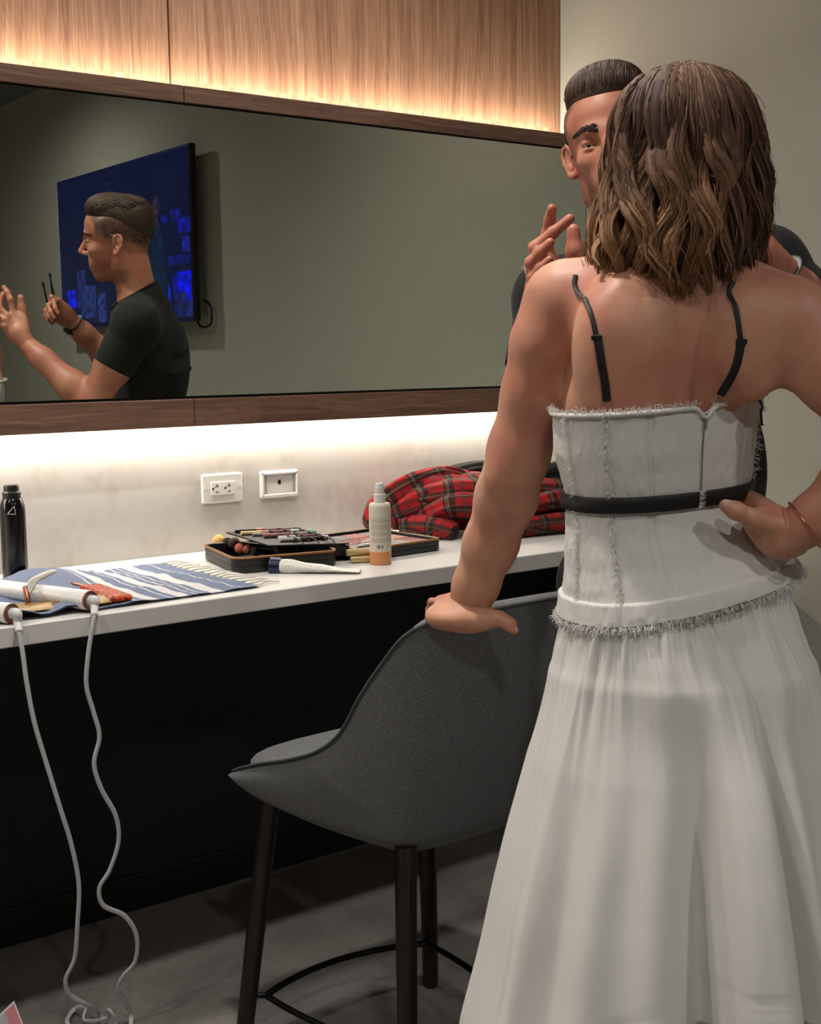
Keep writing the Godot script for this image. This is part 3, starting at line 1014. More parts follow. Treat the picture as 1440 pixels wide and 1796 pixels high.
func relief(o: Node, pts: Array) -> void:
	var ps := smooth_path(pts, 8)
	var mb := MB.new()
	var rr := PackedFloat32Array()
	for i in ps.size():
		var t := float(i) / (ps.size() - 1)
		rr.append(lerpf(0.0105, 0.0058, t) + (0.0009 if t > 0.5 and i % 2 == 0 else 0.0))
	mb.tube(ps, rr, 14)
	put(mb, "strain_relief", mat(Color(0.78, 0.78, 0.78), 0.4), o)

func hair_clip() -> void:
	var o := thing("tortoiseshell_comb", Vector3(-1.666, 0.875, 0.4059), "small orange tortoiseshell brush lying on the towel", "comb")
	var a := Vector3(-1.686, 0.886, 0.3121)
	var m1 := Vector3(-1.673, 0.884, 0.3799)
	var c := Vector3(-1.677, 0.884, 0.5416)
	var amber := mat(Color(0.86, 0.42, 0.12), 0.2)
	var n1 := noise(131, 0.04, 3)
	amber.albedo_texture = tex(128, 128, func(x, y): return Color(0.95, 0.75, 0.5).lerp(Color(0.45, 0.25, 0.2), clampf(n1.get_noise_2d(x, y) * 1.6 + 0.25, 0, 1)))
	amber.uv1_triplanar = true
	amber.uv1_scale = Vector3(14, 14, 14)
	var mb := MB.new()
	mb.tube(smooth_path([a, a.lerp(m1, 0.5), m1]), PackedFloat32Array([0.004, 0.007, 0.0085, 0.009, 0.0085, 0.008, 0.0075, 0.007, 0.007, 0.0065, 0.006, 0.006, 0.006]), 10, 0.5)
	put(mb, "grip", mat(Color(0.50, 0.27, 0.24), 0.3), o)
	mb = MB.new()
	var ax := (c - m1).normalized()
	var sd := ax.cross(Vector3.UP).normalized()
	mb.box(Vector3(-0.004, -0.006, -0.022), Vector3(c.distance_to(m1), 0.006, 0.024), 0.004, Transform3D(Basis(ax, Vector3.UP, sd), m1))
	put(mb, "brush_body", amber, o)
	# gilt sheet under the irons
	o = thing("gold_pouch", Vector3(-1.83, CT, 0.47), "flat gold glittering pouch lying on the towel under the curling iron", "pouch")
	var n2 := noise(133, 0.3, 2)
	var rows := []
	var f0 := Vector3(-2.05, CT + 0.012, 0.40)
	for j in 13:
		var row := PackedVector3Array()
		for i in 9:
			var u := j / 12.0
			var w := i / 8.0
			row.append(Vector3(-2.06 + u * 0.36, CT + 0.012 + 0.006 * sin(PI * w) + n2.get_noise_2d(j * 3, i * 3) * 0.004, 0.44 + w * 0.085 + 0.018 * u))
		rows.append(row)
	mb = MB.new()
	mb.grid(rows, false, false)
	var low := []
	for r in rows:
		var q := PackedVector3Array()
		for p in r: q.append(p - Vector3(0, 0.004, 0))
		low.append(q)
	mb.grid(low, false, true)
	var gold := mat(Color(0.66, 0.55, 0.28), 0.35, 0.5)
	gold.albedo_texture = tex(128, 128, func(x, y): return Color(1, 0.96, 0.8).lerp(Color(0.5, 0.4, 0.2), clampf(0.5 + n2.get_noise_2d(x * 2.0, y * 2.0) * 1.6, 0, 1)))
	gold.uv1_scale = Vector3(3, 2, 1)
	put(mb, "gilt_cloth", gold, o)

func pencil(o: Node, a: Vector3, b: Vector3, r: float, body: Color, cap: Color, share: float, called := "pencil") -> void:
	var mb := MB.new()
	var ax := (b - a).normalized()
	var ln := a.distance_to(b)
	mb.lathe(a, [Vector2(0, 0), Vector2(r, 0), Vector2(r, ln * share), Vector2(0, ln * share)], 10, ax)
	var t := thing(called, a.lerp(b, 0.5) - Vector3(0, r, 0), o.get_meta("pl"), "make-up pencil", "make-up pencils strapped to the divider page")
	put(mb, "barrel", mat(body, 0.3), t)
	mb = MB.new()
	mb.lathe(a + ax * ln * share, [Vector2(0, 0), Vector2(r * 1.08, 0), Vector2(r * 1.08, ln * (1 - share) * 0.9), Vector2(r * 0.7, ln * (1 - share)), Vector2(0, ln * (1 - share))], 10, ax)
	put(mb, "cap", mat(cap, 0.25), t)

func make_up_case() -> void:
	var o := thing("make_up_case", on_counter(-1.05, 0.27), "open black zipped make-up case with a gold zip, two trays and a divider page", "case")
	var leather := mat(Color(0.035, 0.036, 0.038), 0.42)
	var gold := mat(Color(0.55, 0.36, 0.17), 0.4, 0.3)
	var t1 := deg_to_rad(-12)
	tray(o, on_counter(-1.183, 0.264, 0.0006), 0.25, 0.255, 0.036, t1, 0.03, "brush_tray", leather, gold)
	var t2 := deg_to_rad(4)
	var pal := tray(o, on_counter(-0.905, 0.262, 0.0006), 0.262, 0.27, 0.03, t2, 0.02, "palette_tray", leather, gold)
	put(quadbox(on_counter(-1.037, 0.27, 0.02), Vector3(0.02, 0.003, 0.2), deg_to_rad(-4)), "hinge", leather, o)
	# divider page lifted over the brush tray
	var f: Array = [Vector3(-1.118, 0.918, -0.0781), Vector3(-1.196, 0.912, 0.2099), Vector3(-0.9809, 0.906, 0.298), Vector3(-0.954, 0.914, 0.0175)]
	f[0] = Vector3(-1.235, 0.931, 0.155)
	f[1] = Vector3(-1.225, 0.918, 0.335)
	f[2] = Vector3(-1.03, 0.908, 0.372)
	f[3] = Vector3(-1.03, 0.922, 0.185)
	var mb := MB.new()
	var up := Vector3(0, 0.0035, 0)
	mb.face([f[0] + up, f[3] + up, f[2] + up, f[1] + up]); mb.face([f[0], f[1], f[2], f[3]])
	for i in 4:
		var a: Vector3 = f[i]
		var b: Vector3 = f[(i + 1) % 4]
		mb.face([a, a + up, b + up, b])
	put(mb, "divider_page", mat(Color(0.10, 0.10, 0.105), 0.5), o)
	mb = MB.new()
	var dn := Vector3(0, -0.026, 0)
	mb.face([f[1] + dn + Vector3(0.03, 0, -0.01), f[1] - up + Vector3(0.03, 0, -0.01), f[2] - up, f[2] + dn])
	mb.face([f[2] + dn, f[2] - up, f[3] - up, f[3] + dn])
	mb.face([f[0] + dn + Vector3(0.09, 0, 0.02), f[0] - up + Vector3(0.09, 0, 0.02), f[1] - up + Vector3(0.03, 0, -0.01), f[1] + dn + Vector3(0.03, 0, -0.01)])
	put(mb, "brush_pocket", mat(Color(0.02, 0.02, 0.022), 0.7), o)
	# pencils laid across the page
	var pt := func(u: float, w: float, h: float): return f[0].lerp(f[3], u).lerp(f[1].lerp(f[2], u), w) + up + Vector3(0, h, 0)
	var items := [
		[0.06, 0.10, 0.44, 0.06, 0.0042, Color(0.10, 0.09, 0.09), Color(0.70, 0.42, 0.38)], [0.46, 0.06, 0.9, 0.05, 0.0035, Color(0.32, 0.22, 0.21), Color(0.25, 0.16, 0.15)], [0.05, 0.26, 0.40, 0.24, 0.0046, Color(0.80, 0.70, 0.48), Color(0.72, 0.44, 0.40)],
		[0.42, 0.22, 0.80, 0.2, 0.0042, Color(0.50, 0.34, 0.34), Color(0.75, 0.82, 0.78)], [0.14, 0.36, 0.36, 0.36, 0.004, Color(0.55, 0.55, 0.55), Color(0.12, 0.12, 0.12)], [0.20, 0.50, 0.55, 0.46, 0.005, Color(0.56, 0.38, 0.36), Color(0.52, 0.36, 0.35)],
		[0.57, 0.44, 0.92, 0.38, 0.0046, Color(0.60, 0.57, 0.55), Color(0.30, 0.52, 0.44)], [0.30, 0.66, 0.52, 0.64, 0.0046, Color(0.78, 0.78, 0.77), Color(0.70, 0.70, 0.69)], [0.55, 0.62, 0.88, 0.56, 0.0044, Color(0.40, 0.20, 0.22), Color(0.36, 0.2, 0.2)],
		[0.24, 0.80, 0.60, 0.78, 0.0048, Color(0.66, 0.66, 0.66), Color(0.25, 0.25, 0.26)], [0.62, 0.76, 0.90, 0.70, 0.0046, Color(0.22, 0.12, 0.13), Color(0.82, 0.82, 0.82)], [0.64, 0.30, 0.95, 0.24, 0.004, Color(0.12, 0.1, 0.1), Color(0.45, 0.66, 0.58)]]
	var names := ["black make-up pencil with a pink end on the divider page", "thin brown make-up pencil at the rear of the divider page", "cream make-up pencil with a pink end on the divider page", "dusty pink make-up pencil with a pale mint cap on the divider page", "short grey make-up pencil with a black cap on the divider page", "thick rose brown make-up pencil across the divider page", "beige make-up pencil with a green cap on the divider page", "short white make-up pencil on the divider page", "dark red make-up pencil on the divider page", "silver grey make-up pencil with a charcoal cap near the page front", "dark brown make-up pencil with a white cap near the page front", "black make-up pencil with a mint green cap on the divider page"]
	for i in items.size():
		var e: Array = items[i]
		o.set_meta("pl", names[i])
		pencil(o, pt.call(e[0], e[1], e[4]), pt.call(e[2], e[3], e[4]), e[4], e[5], e[6], 0.7, "make_up_pencil")
	o.remove_meta("pl")
	# elastic straps over the pencils
	for u in [0.40, 0.60, 0.80]:
		mb = MB.new()
		var ps := []
		for k in 9: ps.append(pt.call(u + 0.02 * k / 8.0, k / 8.0, 0.002 if k == 0 or k == 8 else 0.0085))
		mb.tube(smooth_path(ps, 2), PackedFloat32Array([0.003]), 6, 0.35)
		put(mb, "elastic_strap", mat(Color(0.02, 0.02, 0.02), 0.8), o)
	# brush heads in the tray
	var heads := [["cream_powder_brush", Vector3(-1.223, 0.905, 0.0943), 0.0165, Color(0.72, 0.60, 0.36), "cream round powder brush head in the make-up case"], ["black_powder_brush", Vector3(-1.215, 0.902, 0.1252), 0.015, Color(0.06, 0.05, 0.05), "black powder brush head in the make-up case"], ["brown_powder_brush", Vector3(-1.207, 0.903, 0.1417), 0.0155, Color(0.24, 0.17, 0.13), "dark brown powder brush head in the make-up case"], ["coral_blush_brush", Vector3(-1.225, 0.899, 0.2012), 0.0135, Color(0.66, 0.34, 0.25), "coral pink blush brush head in the make-up case"], ["tan_blush_brush", Vector3(-1.218, 0.898, 0.2232), 0.012, Color(0.50, 0.30, 0.22), "tan blush brush head in the make-up case"], ["charcoal_brush", Vector3(-1.21, 0.896, 0.2487), 0.013, Color(0.08, 0.075, 0.08), "charcoal brush head in the make-up case"]]
	for h in heads:
		var p: Vector3 = h[1]
		var t := thing(h[0], p - Vector3(0, h[2], 0), h[4], "make-up brush", "powder brushes in the make-up case")
		mb = MB.new()
		var nb := noise(int(h[2] * 10000), 60.0, 2)
		mb.ball(p, Basis(Vector3(h[2] * 0.95, 0, 0), Vector3(0, h[2] * 0.95, 0), Vector3(0, 0, h[2] * 0.95)).rotated(Vector3.UP, 0.4), 24, 14)
		for i in mb.v.size(): mb.v[i] += mb.n[i] * nb.get_noise_3dv(mb.v[i] * Vector3(1, 1, 1)) * 0.0012
		put(mb, "bristles", mat(h[3], 0.95), t)
		mb = MB.new()
		var dirv := Vector3(0.9, -0.14, 0.2).normalized()
		mb.tube(PackedVector3Array([p + dirv * h[2] * 0.6, p + dirv * (h[2] + 0.02), p + dirv * 0.10]), PackedFloat32Array([h[2] * 0.55, 0.006, 0.0045]), 10)
		put(mb, "brush_handle", mat(Color(0.03, 0.03, 0.03), 0.3), t)
	# palette pans in the right tray
	var cols := [Color(0.45, 0.47, 0.47), Color(0.36, 0.38, 0.38), Color(0.50, 0.52, 0.51), Color(0.52, 0.30, 0.29), Color(0.62, 0.42, 0.38), Color(0.46, 0.24, 0.22), Color(0.55, 0.35, 0.30), Color(0.66, 0.5, 0.44), Color(0.40, 0.22, 0.2), Color(0.42, 0.44, 0.44), Color(0.58, 0.4, 0.38), Color(0.48, 0.5, 0.5)]
	for i in 12:
		var gx := i % 4
		var gz := i / 4
		var cc := on_counter(-0.905, 0.262, 0.022) + Vector3(-0.085 + gx * 0.057, 0, 0.075 - gz * 0.075).rotated(Vector3.UP, t2)
		put(quadbox(cc, Vector3(0.052, 0.008, 0.068), t2, 0.002), "colour_pan", mat(cols[i], 0.4), pal)
	for i in 4:
		var a := on_counter(-1.0 + i * 0.012, 0.36 - i * 0.012, 0.03)
		o.set_meta("pl", ["white make-up pencil in the palette tray", "rose make-up pencil in the palette tray", "dark brown make-up pencil in the palette tray", "pale grey make-up pencil in the palette tray"][i])
		pencil(o, a, a + Vector3(0.11, 0, -0.02 - 0.01 * i), 0.004, [Color(0.8, 0.79, 0.78), Color(0.55, 0.36, 0.35), Color(0.2, 0.11, 0.1), Color(0.66, 0.67, 0.66)][i], Color(0.3, 0.3, 0.3), 0.75, "make_up_pencil")
	o.remove_meta("pl")

func quadbox(c: Vector3, s: Vector3, turn: float, ch := 0.0) -> MB:
	var mb := MB.new()
	mb.box(-s / 2, s / 2, ch, Transform3D(Basis(Vector3.UP, turn), c))
	return mb

func cream_tube() -> void:
	var a := Vector3(-1.256, 0.885, 0.393)
	var b := Vector3(-1.108, 0.874, 0.5287)
	var o := thing("cream_tube", Vector3(a.x, CT, a.z).lerp(Vector3(b.x, CT, b.z), 0.5), "squeezed white cream tube with a dark blue cap on the counter", "tube")
	var ax := (b - a).normalized()
	var ln := a.distance_to(b)
	var mb := MB.new()
	mb.lathe(a - ax * 0.003, [Vector2(0, 0), Vector2(0.0175, 0), Vector2(0.0195, 0.002), Vector2(0.0195, 0.026), Vector2(0, 0.026)], 32, ax, 0.8)
	put(mb, "blue_cap", mat(Color(0.055, 0.06, 0.22), 0.25), o)
	var sd := ax.cross(Vector3.UP).normalized()
	var upv := sd.cross(ax)
	var rows := []
	var uvs := []
	var n1 := noise(141, 0.5, 2)
	for j in 25:
		var t := j / 24.0
		var row := PackedVector3Array()
		var ur := []
		var hw := lerpf(0.0178, 0.022, t)
		var hh := lerpf(0.0155, 0.0012, smoothstep(0.0, 1.0, t)) * (1.0 + 0.12 * sin(t * 14))
		if t > 0.72 and t < 0.8: hh *= 0.75
		for i in 28:
			var an := TAU * i / 28
			var p := a + ax * (0.022 + (ln - 0.022) * t) + sd * cos(an) * hw + upv * sin(an) * hh
			p.y += 0.001 * n1.get_noise_2d(t * 30, i)
			p.y = maxf(p.y, CT + 0.0008)
			row.append(p)
			ur.append(Vector2(t, i / 28.0))
		rows.append(row); uvs.append(ur)
	mb = MB.new()
	mb.grid(rows, true, true, [], uvs)
	var n2 := noise(143, 0.1, 3)
	var tx := tex(256, 128, func(x, y):
		var c := Color(0.83, 0.82, 0.79).darkened(clampf(n2.get_noise_2d(x, y) * 0.25, 0, 0.14))
		if y > 70 and y < 110 and x > 20 and x < 60 and (y % 7) < 2 and (x * 5 + y) % 9 > 2: c = Color(0.62, 0.60, 0.60)
		if y > 88 and y < 94 and x > 150 and x < 232 and (x % 6) < 4: c = Color(0.55, 0.53, 0.54)
		if Vector2((x - 176) / 7.0, (y - 91) / 6.0).length() < 1: c = Color(0.72, 0.16, 0.20)
		return c)
	put(mb, "soft_tube", textured(tx, Vector3.ONE, 0.35), o)

func gloss_tubes() -> void:
	var e := [[Vector3(-1.05, CT + 0.0085, 0.405), Vector3(-0.992, CT + 0.0085, 0.425), "gold_gloss_tube", "gold lip gloss tube lying nearest the spray bottle"], [Vector3(-1.055, CT + 0.0245, 0.398), Vector3(-0.985, CT + 0.0235, 0.414), "brass_gloss_tube", "gold lip gloss tube resting on another gloss tube"]]
	for q in e:
		var a: Vector3 = q[0]
		var b: Vector3 = q[1]
		var o := thing(q[2], a.lerp(b, 0.5) - Vector3(0, 0.008, 0), q[3], "lip gloss", "gold gloss tubes")
		var ax := (b - a).normalized()
		var ln := a.distance_to(b)
		var mb := MB.new()
		mb.lathe(a, [Vector2(0, 0), Vector2(0.0075, 0), Vector2(0.008, 0.002), Vector2(0.008, ln - 0.002), Vector2(0.0072, ln), Vector2(0.005, ln), Vector2(0.0045, ln - 0.002), Vector2(0, ln - 0.002)], 24, ax)
		put(mb, "tube_body", mat(Color(0.76, 0.68, 0.50), 0.25, 0.55), o)
		mb = MB.new()
		mb.lathe(b - ax * 0.0025, [Vector2(0, 0), Vector2(0.0042, 0), Vector2(0.0042, 0.0012), Vector2(0, 0.0012)], 16, ax)
		put(mb, "end_cap", mat(Color(0.45, 0.28, 0.12), 0.4, 0.4), o)

func spray_bottle() -> void:
	var p := Vector3(-1.001, 0.869, 0.4563)
	var o := thing("spray_bottle", p, "frosted spray bottle with a white pump and some orange liquid left", "bottle")
	var r := 0.0252
	var frost := mat(Color(0.80, 0.77, 0.71), 0.4)
	var prof := [Vector2(0, 0), Vector2(r * 0.92, 0), Vector2(r, 0.003), Vector2(r, 0.0305)]
	var mb := MB.new()
	mb.lathe(p, prof, 40)
	var liq := mat(Color(0.82, 0.55, 0.36), 0.3)
	liq.backlight_enabled = true
	liq.backlight = Color(0.5, 0.25, 0.08)
	put(mb, "liquid_part", liq, o, "orange liquid in the bottom of the bottle")
	mb = MB.new()
	mb.lathe(p, [Vector2(r, 0.0305), Vector2(r, 0.133), Vector2(r * 0.97, 0.138), Vector2(r * 0.86, 0.1415), Vector2(r * 0.5, 0.1425), Vector2(0, 0.1425)], 40)
	var bb := put(mb, "bottle_body", frost, o)
	# label sheet, slightly proud, with fine print
	var rows := []
	var uvs := []
	for j in 2:
		var row := PackedVector3Array()
		var ur := []
		for i in 25:
			var a := -0.75 + 2.3 * i / 24.0
			row.append(p + Vector3(sin(a - 0.9) * (r + 0.0004), 0.034 + 0.078 * j, cos(a - 0.9) * (r + 0.0004)))
			ur.append(Vector2(i / 24.0, 1 - j))
		rows.append(row); uvs.append(ur)
	mb = MB.new()
	mb.grid(rows, false, true, [], uvs)
	var r2 := RandomNumberGenerator.new()
	r2.seed = 5
	var ink := []
	for k in 4000: ink.append(r2.randf())
	var tx := tex(192, 192, func(x, y):
		var c := Color(0.78, 0.75, 0.69)
		if x < 12 or x > 180: return c
		if y < 14: return Color(0.74, 0.71, 0.65)
		if y > 158 and y < 180 and x > 55 and x < 110: return Color(0.16, 0.15, 0.14) if ink[x / 2 % 4000] > 0.42 else c
		if y > 158 and x > 136 and x < 152 and y < 180: return c.darkened(0.25 * ink[(x / 3 * 31 + y / 3) % 4000])
		var ln: int = y / 6
		if y > 14 and y < 150 and (y % 6) < 3 and ln != 6 and ln != 13 and ln != 19:
			return c.lerp(Color(0.45, 0.42, 0.38), 0.75 if ink[(x / 2 + ln * 97) % 4000] > 0.25 else 0.1)
		return c)
	put(mb, "printed_label", textured(tx, Vector3.ONE, 0.5), bb, "printed paper label with a barcode")
	mb = MB.new()
	mb.lathe(p + Vector3(0, 0.1415, 0), [Vector2(0, 0), Vector2(0.0132, 0), Vector2(0.0136, 0.002), Vector2(0.0136, 0.019), Vector2(0.012, 0.021), Vector2(0.0105, 0.0215), Vector2(0.0105, 0.034), Vector2(0, 0.034)], 28)
	put(mb, "pump_collar", mat(Color(0.80, 0.79, 0.77), 0.35), o)
	mb = MB.new()
	mb.lathe(p + Vector3(0, 0.1745, 0), [Vector2(0, 0), Vector2(0.0095, 0), Vector2(0.0095, 0.010), Vector2(0.0082, 0.0125), Vector2(0.004, 0.0115), Vector2(0, 0.0115)], 24)
	put(mb, "spray_nozzle", mat(Color(0.84, 0.84, 0.85), 0.3), o)

func under_hooks() -> void:
	var grey := mat(Color(0.16, 0.17, 0.18), 0.3, 0.6)
	for q in [[Vector3(-1.738, 0.828, 0.5731), "chrome bag hook under the counter below the curling iron"], [Vector3(-0.9722, 0.828, 0.5633), "chrome bag hook under the counter behind the leaning arm"]]:
		var p: Vector3 = q[0]
		p.z = 0.54
		var o := thing("bag_hook", p - Vector3(0, 0.025, 0), q[1], "hook", "hooks under the counter")
		var mb := MB.new()
		mb.tube(smooth_path([p + Vector3(-0.03, 0.002, 0), p + Vector3(-0.027, -0.012, 0.002), p + Vector3(-0.01, -0.02, 0.004), p + Vector3(0.015, -0.02, 0.004), p + Vector3(0.028, -0.012, 0.002), p + Vector3(0.03, 0.002, 0)]), PackedFloat32Array([0.0032]), 8)
		put(mb, "hook_loop", grey, o)


func plaid_tex() -> ImageTexture:
	var red := Color(0.62, 0.055, 0.085)
	var dk := Color(0.055, 0.075, 0.06)
	var nv := Color(0.10, 0.03, 0.05)
	var wh := Color(0.66, 0.60, 0.50)
	var n1 := noise(151, 0.3, 2)
	var band := func(t: float):
		# share of dark, share of thin line
		var d := 0.0
		if t > 0.06 and t < 0.40: d = 1.0
		if t > 0.62 and t < 0.70: d = 0.5
		var l := 1.0 if (absf(t - 0.15) < 0.014 or absf(t - 0.21) < 0.014 or absf(t - 0.66) < 0.008) else 0.0
		return Vector2(d, l)
	return tex(384, 384, func(x, y):
		var u: Vector2 = band.call(fposmod(x / 192.0, 1.0))
		var w: Vector2 = band.call(fposmod(y / 192.0, 1.0))
		var c := red
		var twill: int = (x + y) % 3
		if u.x > 0 and w.x > 0: c = c.lerp(dk, 0.95 * maxf(u.x, w.x))
		elif u.x > 0: c = c.lerp(dk, 0.72 * u.x) if twill != 0 else c.lerp(nv, 0.5)
		elif w.x > 0: c = c.lerp(dk, 0.66 * w.x) if twill != 1 else c.lerp(nv, 0.5)
		if u.y > 0 and twill != 0: c = c.lerp(wh, 0.7)
		if w.y > 0 and twill != 1: c = c.lerp(wh, 0.7)
		return c.darkened(clampf(0.06 + n1.get_noise_2d(x, y) * 0.2, 0, 0.25)))

# one fold of cloth: a bent roll with creases along it
func roll(mb: MB, pts: Array, rad: Array, flat: float, sd: int, sc := 7.0, floor_y := CT + 0.002) -> void:
	var path := smooth_path(pts, 10)
	var nz := noise(sd, 5.0, 3)
	var m := path.size()
	var rows := []
	var uvs := []
	var side := Vector3.ZERO
	var run := 0.0
	for j in m + 2:
		var jj := clampi(j - 1, 0, m - 1)
		var t := (path[mini(jj + 1, m - 1)] - path[maxi(jj - 1, 0)]).normalized()
		if side == Vector3.ZERO: side = t.cross(Vector3.UP).normalized()
		side = (side - t * side.dot(t)).normalized()
		var up := side.cross(t)
		if jj > 0 and j <= m: run += path[jj].distance_to(path[jj - 1])
		var f := float(jj) / (m - 1)
		var r := lerp_list(rad, f) * (0.02 if j == 0 or j == m + 1 else 1.0)
		var row := PackedVector3Array()
		var ur := []
		for i in 41:
			var a := TAU * i / 40
			var cr := 1.0 + 0.22 * nz.get_noise_3d(cos(a) * 0.35 + sd, sin(a) * 0.35, run * 1.1) + 0.07 * sin(a * 5 + run * 26 + sd) * nz.get_noise_2d(run * 2.5, sd)
			var p := path[jj] + side * cos(a) * r * cr + up * sin(a) * r * flat * cr
			p.y = maxf(p.y, floor_y + 0.002 * sin(a * 3))
			row.append(p)
			ur.append(Vector2(run * sc, a * lerp_list(rad, f) * sc + sd * 0.37))
		rows.append(row); uvs.append(ur)
	mb.grid(rows, false, false, [], uvs)

func build_plaid_shirt() -> void:
	var o := thing("plaid_shirt", Vector3(-0.45, CT, 0.25), "crumpled red tartan flannel shirt heaped on the counter", "shirt")
	var plaid := textured(plaid_tex(), Vector3.ONE, 0.95)
	var mb := MB.new()
	var y := CT
	# body of the heap
	roll(mb, [Vector3(-0.71, y + 0.055, 0.09), Vector3(-0.60, y + 0.085, 0.14), Vector3(-0.42, y + 0.075, 0.18), Vector3(-0.22, y + 0.05, 0.22), Vector3(-0.08, y + 0.03, 0.24)], [0.05, 0.085, 0.09, 0.075, 0.04], 0.85, 3)
	roll(mb, [Vector3(-0.745, y + 0.03, 0.06), Vector3(-0.735, y + 0.08, 0.09), Vector3(-0.66, y + 0.128, 0.115), Vector3(-0.55, y + 0.142, 0.125), Vector3(-0.44, y + 0.115, 0.13)], [0.03, 0.042, 0.042, 0.04, 0.03], 0.8, 5)
	roll(mb, [Vector3(-0.66, y + 0.10, 0.14), Vector3(-0.57, y + 0.115, 0.20), Vector3(-0.47, y + 0.10, 0.25), Vector3(-0.40, y + 0.05, 0.30)], [0.035, 0.052, 0.05, 0.04], 0.75, 7)
	roll(mb, [Vector3(-0.66, y + 0.05, 0.17), Vector3(-0.61, y + 0.085, 0.24), Vector3(-0.53, y + 0.075, 0.29), Vector3(-0.50, y + 0.02, 0.33)], [0.03, 0.042, 0.044, 0.04], 0.8, 9)
	roll(mb, [Vector3(-0.70, y + 0.03, 0.14), Vector3(-0.66, y + 0.035, 0.21), Vector3(-0.63, y + 0.02, 0.27)], [0.035, 0.04, 0.025], 0.8, 11)
	roll(mb, [Vector3(-0.52, y + 0.03, 0.33), Vector3(-0.50, y + 0.07, 0.31), Vector3(-0.45, y + 0.085, 0.29), Vector3(-0.39, y + 0.06, 0.30)], [0.03, 0.035, 0.036, 0.03], 0.9, 13)
	roll(mb, [Vector3(-0.50, y + 0.025, 0.35), Vector3(-0.36, y + 0.03, 0.36), Vector3(-0.2, y + 0.025, 0.38), Vector3(-0.06, y + 0.02, 0.37)], [0.022, 0.03, 0.03, 0.02], 0.9, 15)
	roll(mb, [Vector3(-0.44, y + 0.07, 0.31), Vector3(-0.33, y + 0.085, 0.33), Vector3(-0.2, y + 0.075, 0.35), Vector3(-0.07, y + 0.06, 0.34)], [0.025, 0.034, 0.034, 0.025], 0.85, 17)
	roll(mb, [Vector3(-0.50, y + 0.12, 0.19), Vector3(-0.38, y + 0.115, 0.24), Vector3(-0.25, y + 0.10, 0.29), Vector3(-0.1, y + 0.08, 0.28)], [0.03, 0.045, 0.045, 0.03], 0.75, 19)
	put(mb, "flannel", plaid, o)
	o = thing("dark_jacket", Vector3(-0.3, CT + 0.1, 0.2), "black and dark green garment tucked behind the tartan shirt", "jacket")
	mb = MB.new()
	roll(mb, [Vector3(-0.58, y + 0.13, 0.075), Vector3(-0.45, y + 0.152, 0.085), Vector3(-0.32, y + 0.155, 0.10), Vector3(-0.15, y + 0.12, 0.12)], [0.02, 0.032, 0.034, 0.03], 0.8, 23)
	roll(mb, [Vector3(-0.34, y + 0.13, 0.20), Vector3(-0.24, y + 0.145, 0.24), Vector3(-0.13, y + 0.13, 0.27), Vector3(-0.05, y + 0.10, 0.26)], [0.03, 0.042, 0.042, 0.03], 0.8, 25)
	roll(mb, [Vector3(-0.30, y + 0.03, 0.12), Vector3(-0.2, y + 0.09, 0.15), Vector3(-0.1, y + 0.05, 0.18)], [0.05, 0.06, 0.05], 0.9, 27)
	put(mb, "wool", mat(Color(0.03, 0.036, 0.034), 0.95), o)


# a hand as chains of tapered bones: wrist, the way the fingers point, the way the palm faces, the thumb side
func hand(s: SDF, wrist: Vector3, along: Vector3, palm: Vector3, lat: Vector3, fingers: Array, thumb: Array, sc := 1.0) -> Array:
	along = along.normalized()
	palm = (palm - along * palm.dot(along)).normalized()
	lat = (lat - along * lat.dot(along) - palm * lat.dot(palm)).normalized()
	s.ell(wrist + along * 0.048 * sc, Vector3(0.040, 0.052, 0.0155) * sc, Basis(lat, along, palm), 0.02)
	var tips := []
	var base := [[0.088, 0.029], [0.092, 0.0095], [0.087, -0.010], [0.077, -0.028]]
	var lens := [[0.042, 0.026, 0.021], [0.046, 0.029, 0.022], [0.042, 0.027, 0.021], [0.033, 0.021, 0.018]]
	var rad := [0.0092, 0.0094, 0.0088, 0.0078]
	for k in 4:
		var m: Vector3 = wrist + (along * base[k][0] + lat * base[k][1]) * sc
		var f: Array = fingers[k]
		var d := along.rotated(palm, 0.0)
		d = (along * cos(deg_to_rad(f[0])) + lat * sin(deg_to_rad(f[0]))).normalized()
		var pn := palm
		s.cap(wrist + along * 0.02 * sc + lat * base[k][1] * 0.5 * sc, m, 0.013 * sc, rad[k] * 1.2 * sc, 0.012)
		var p := m
		var r: float = rad[k] * sc
		for j in 3:
			var a := deg_to_rad(f[1 + j])
			var d2 := d * cos(a) + pn * sin(a)
			pn = (pn * cos(a) - d * sin(a)).normalized()
			d = d2.normalized()
			var q: Vector3 = p + d * lens[k][j] * sc
			s.cap(p, q, r * (1.04 if j == 0 else 1.0), r * 0.9, 0.004)
			p = q
			r *= 0.9
		tips.append(p)
	if thumb.size():
		s.cap(wrist + along * 0.015 * sc, thumb[0], 0.016 * sc, 0.0145 * sc, 0.015)
		for j in thumb.size() - 1:
			s.cap(thumb[j], thumb[j + 1], (0.0138 - 0.0018 * j) * sc, (0.0122 - 0.0018 * j) * sc, 0.005)
		tips.append(thumb[thumb.size() - 1])
	return tips

func skin_mat() -> StandardMaterial3D:
	var m := mat(Color.WHITE, 0.5, 0.0, true)
	m.subsurf_scatter_enabled = true
	m.subsurf_scatter_strength = 0.12
	return m

# marches from p along d to the surface of s
func onto(s: SDF, p: Vector3, d: Vector3, gap: float) -> Vector3:
	var l := s.all()
	for i in 60:
		var e := s.ev(p, l) - gap
		p += d * maxf(e * 0.7, 0.0003)
		if e < 0.0006: break
	return p


const WF := Vector3(0.189, 0, -0.982)
const WR := Vector3(0.982, 0, 0.189)
const HF := Vector3(0.6002, 0, -0.7998)
const HR := Vector3(0.7998, 0, 0.6002)

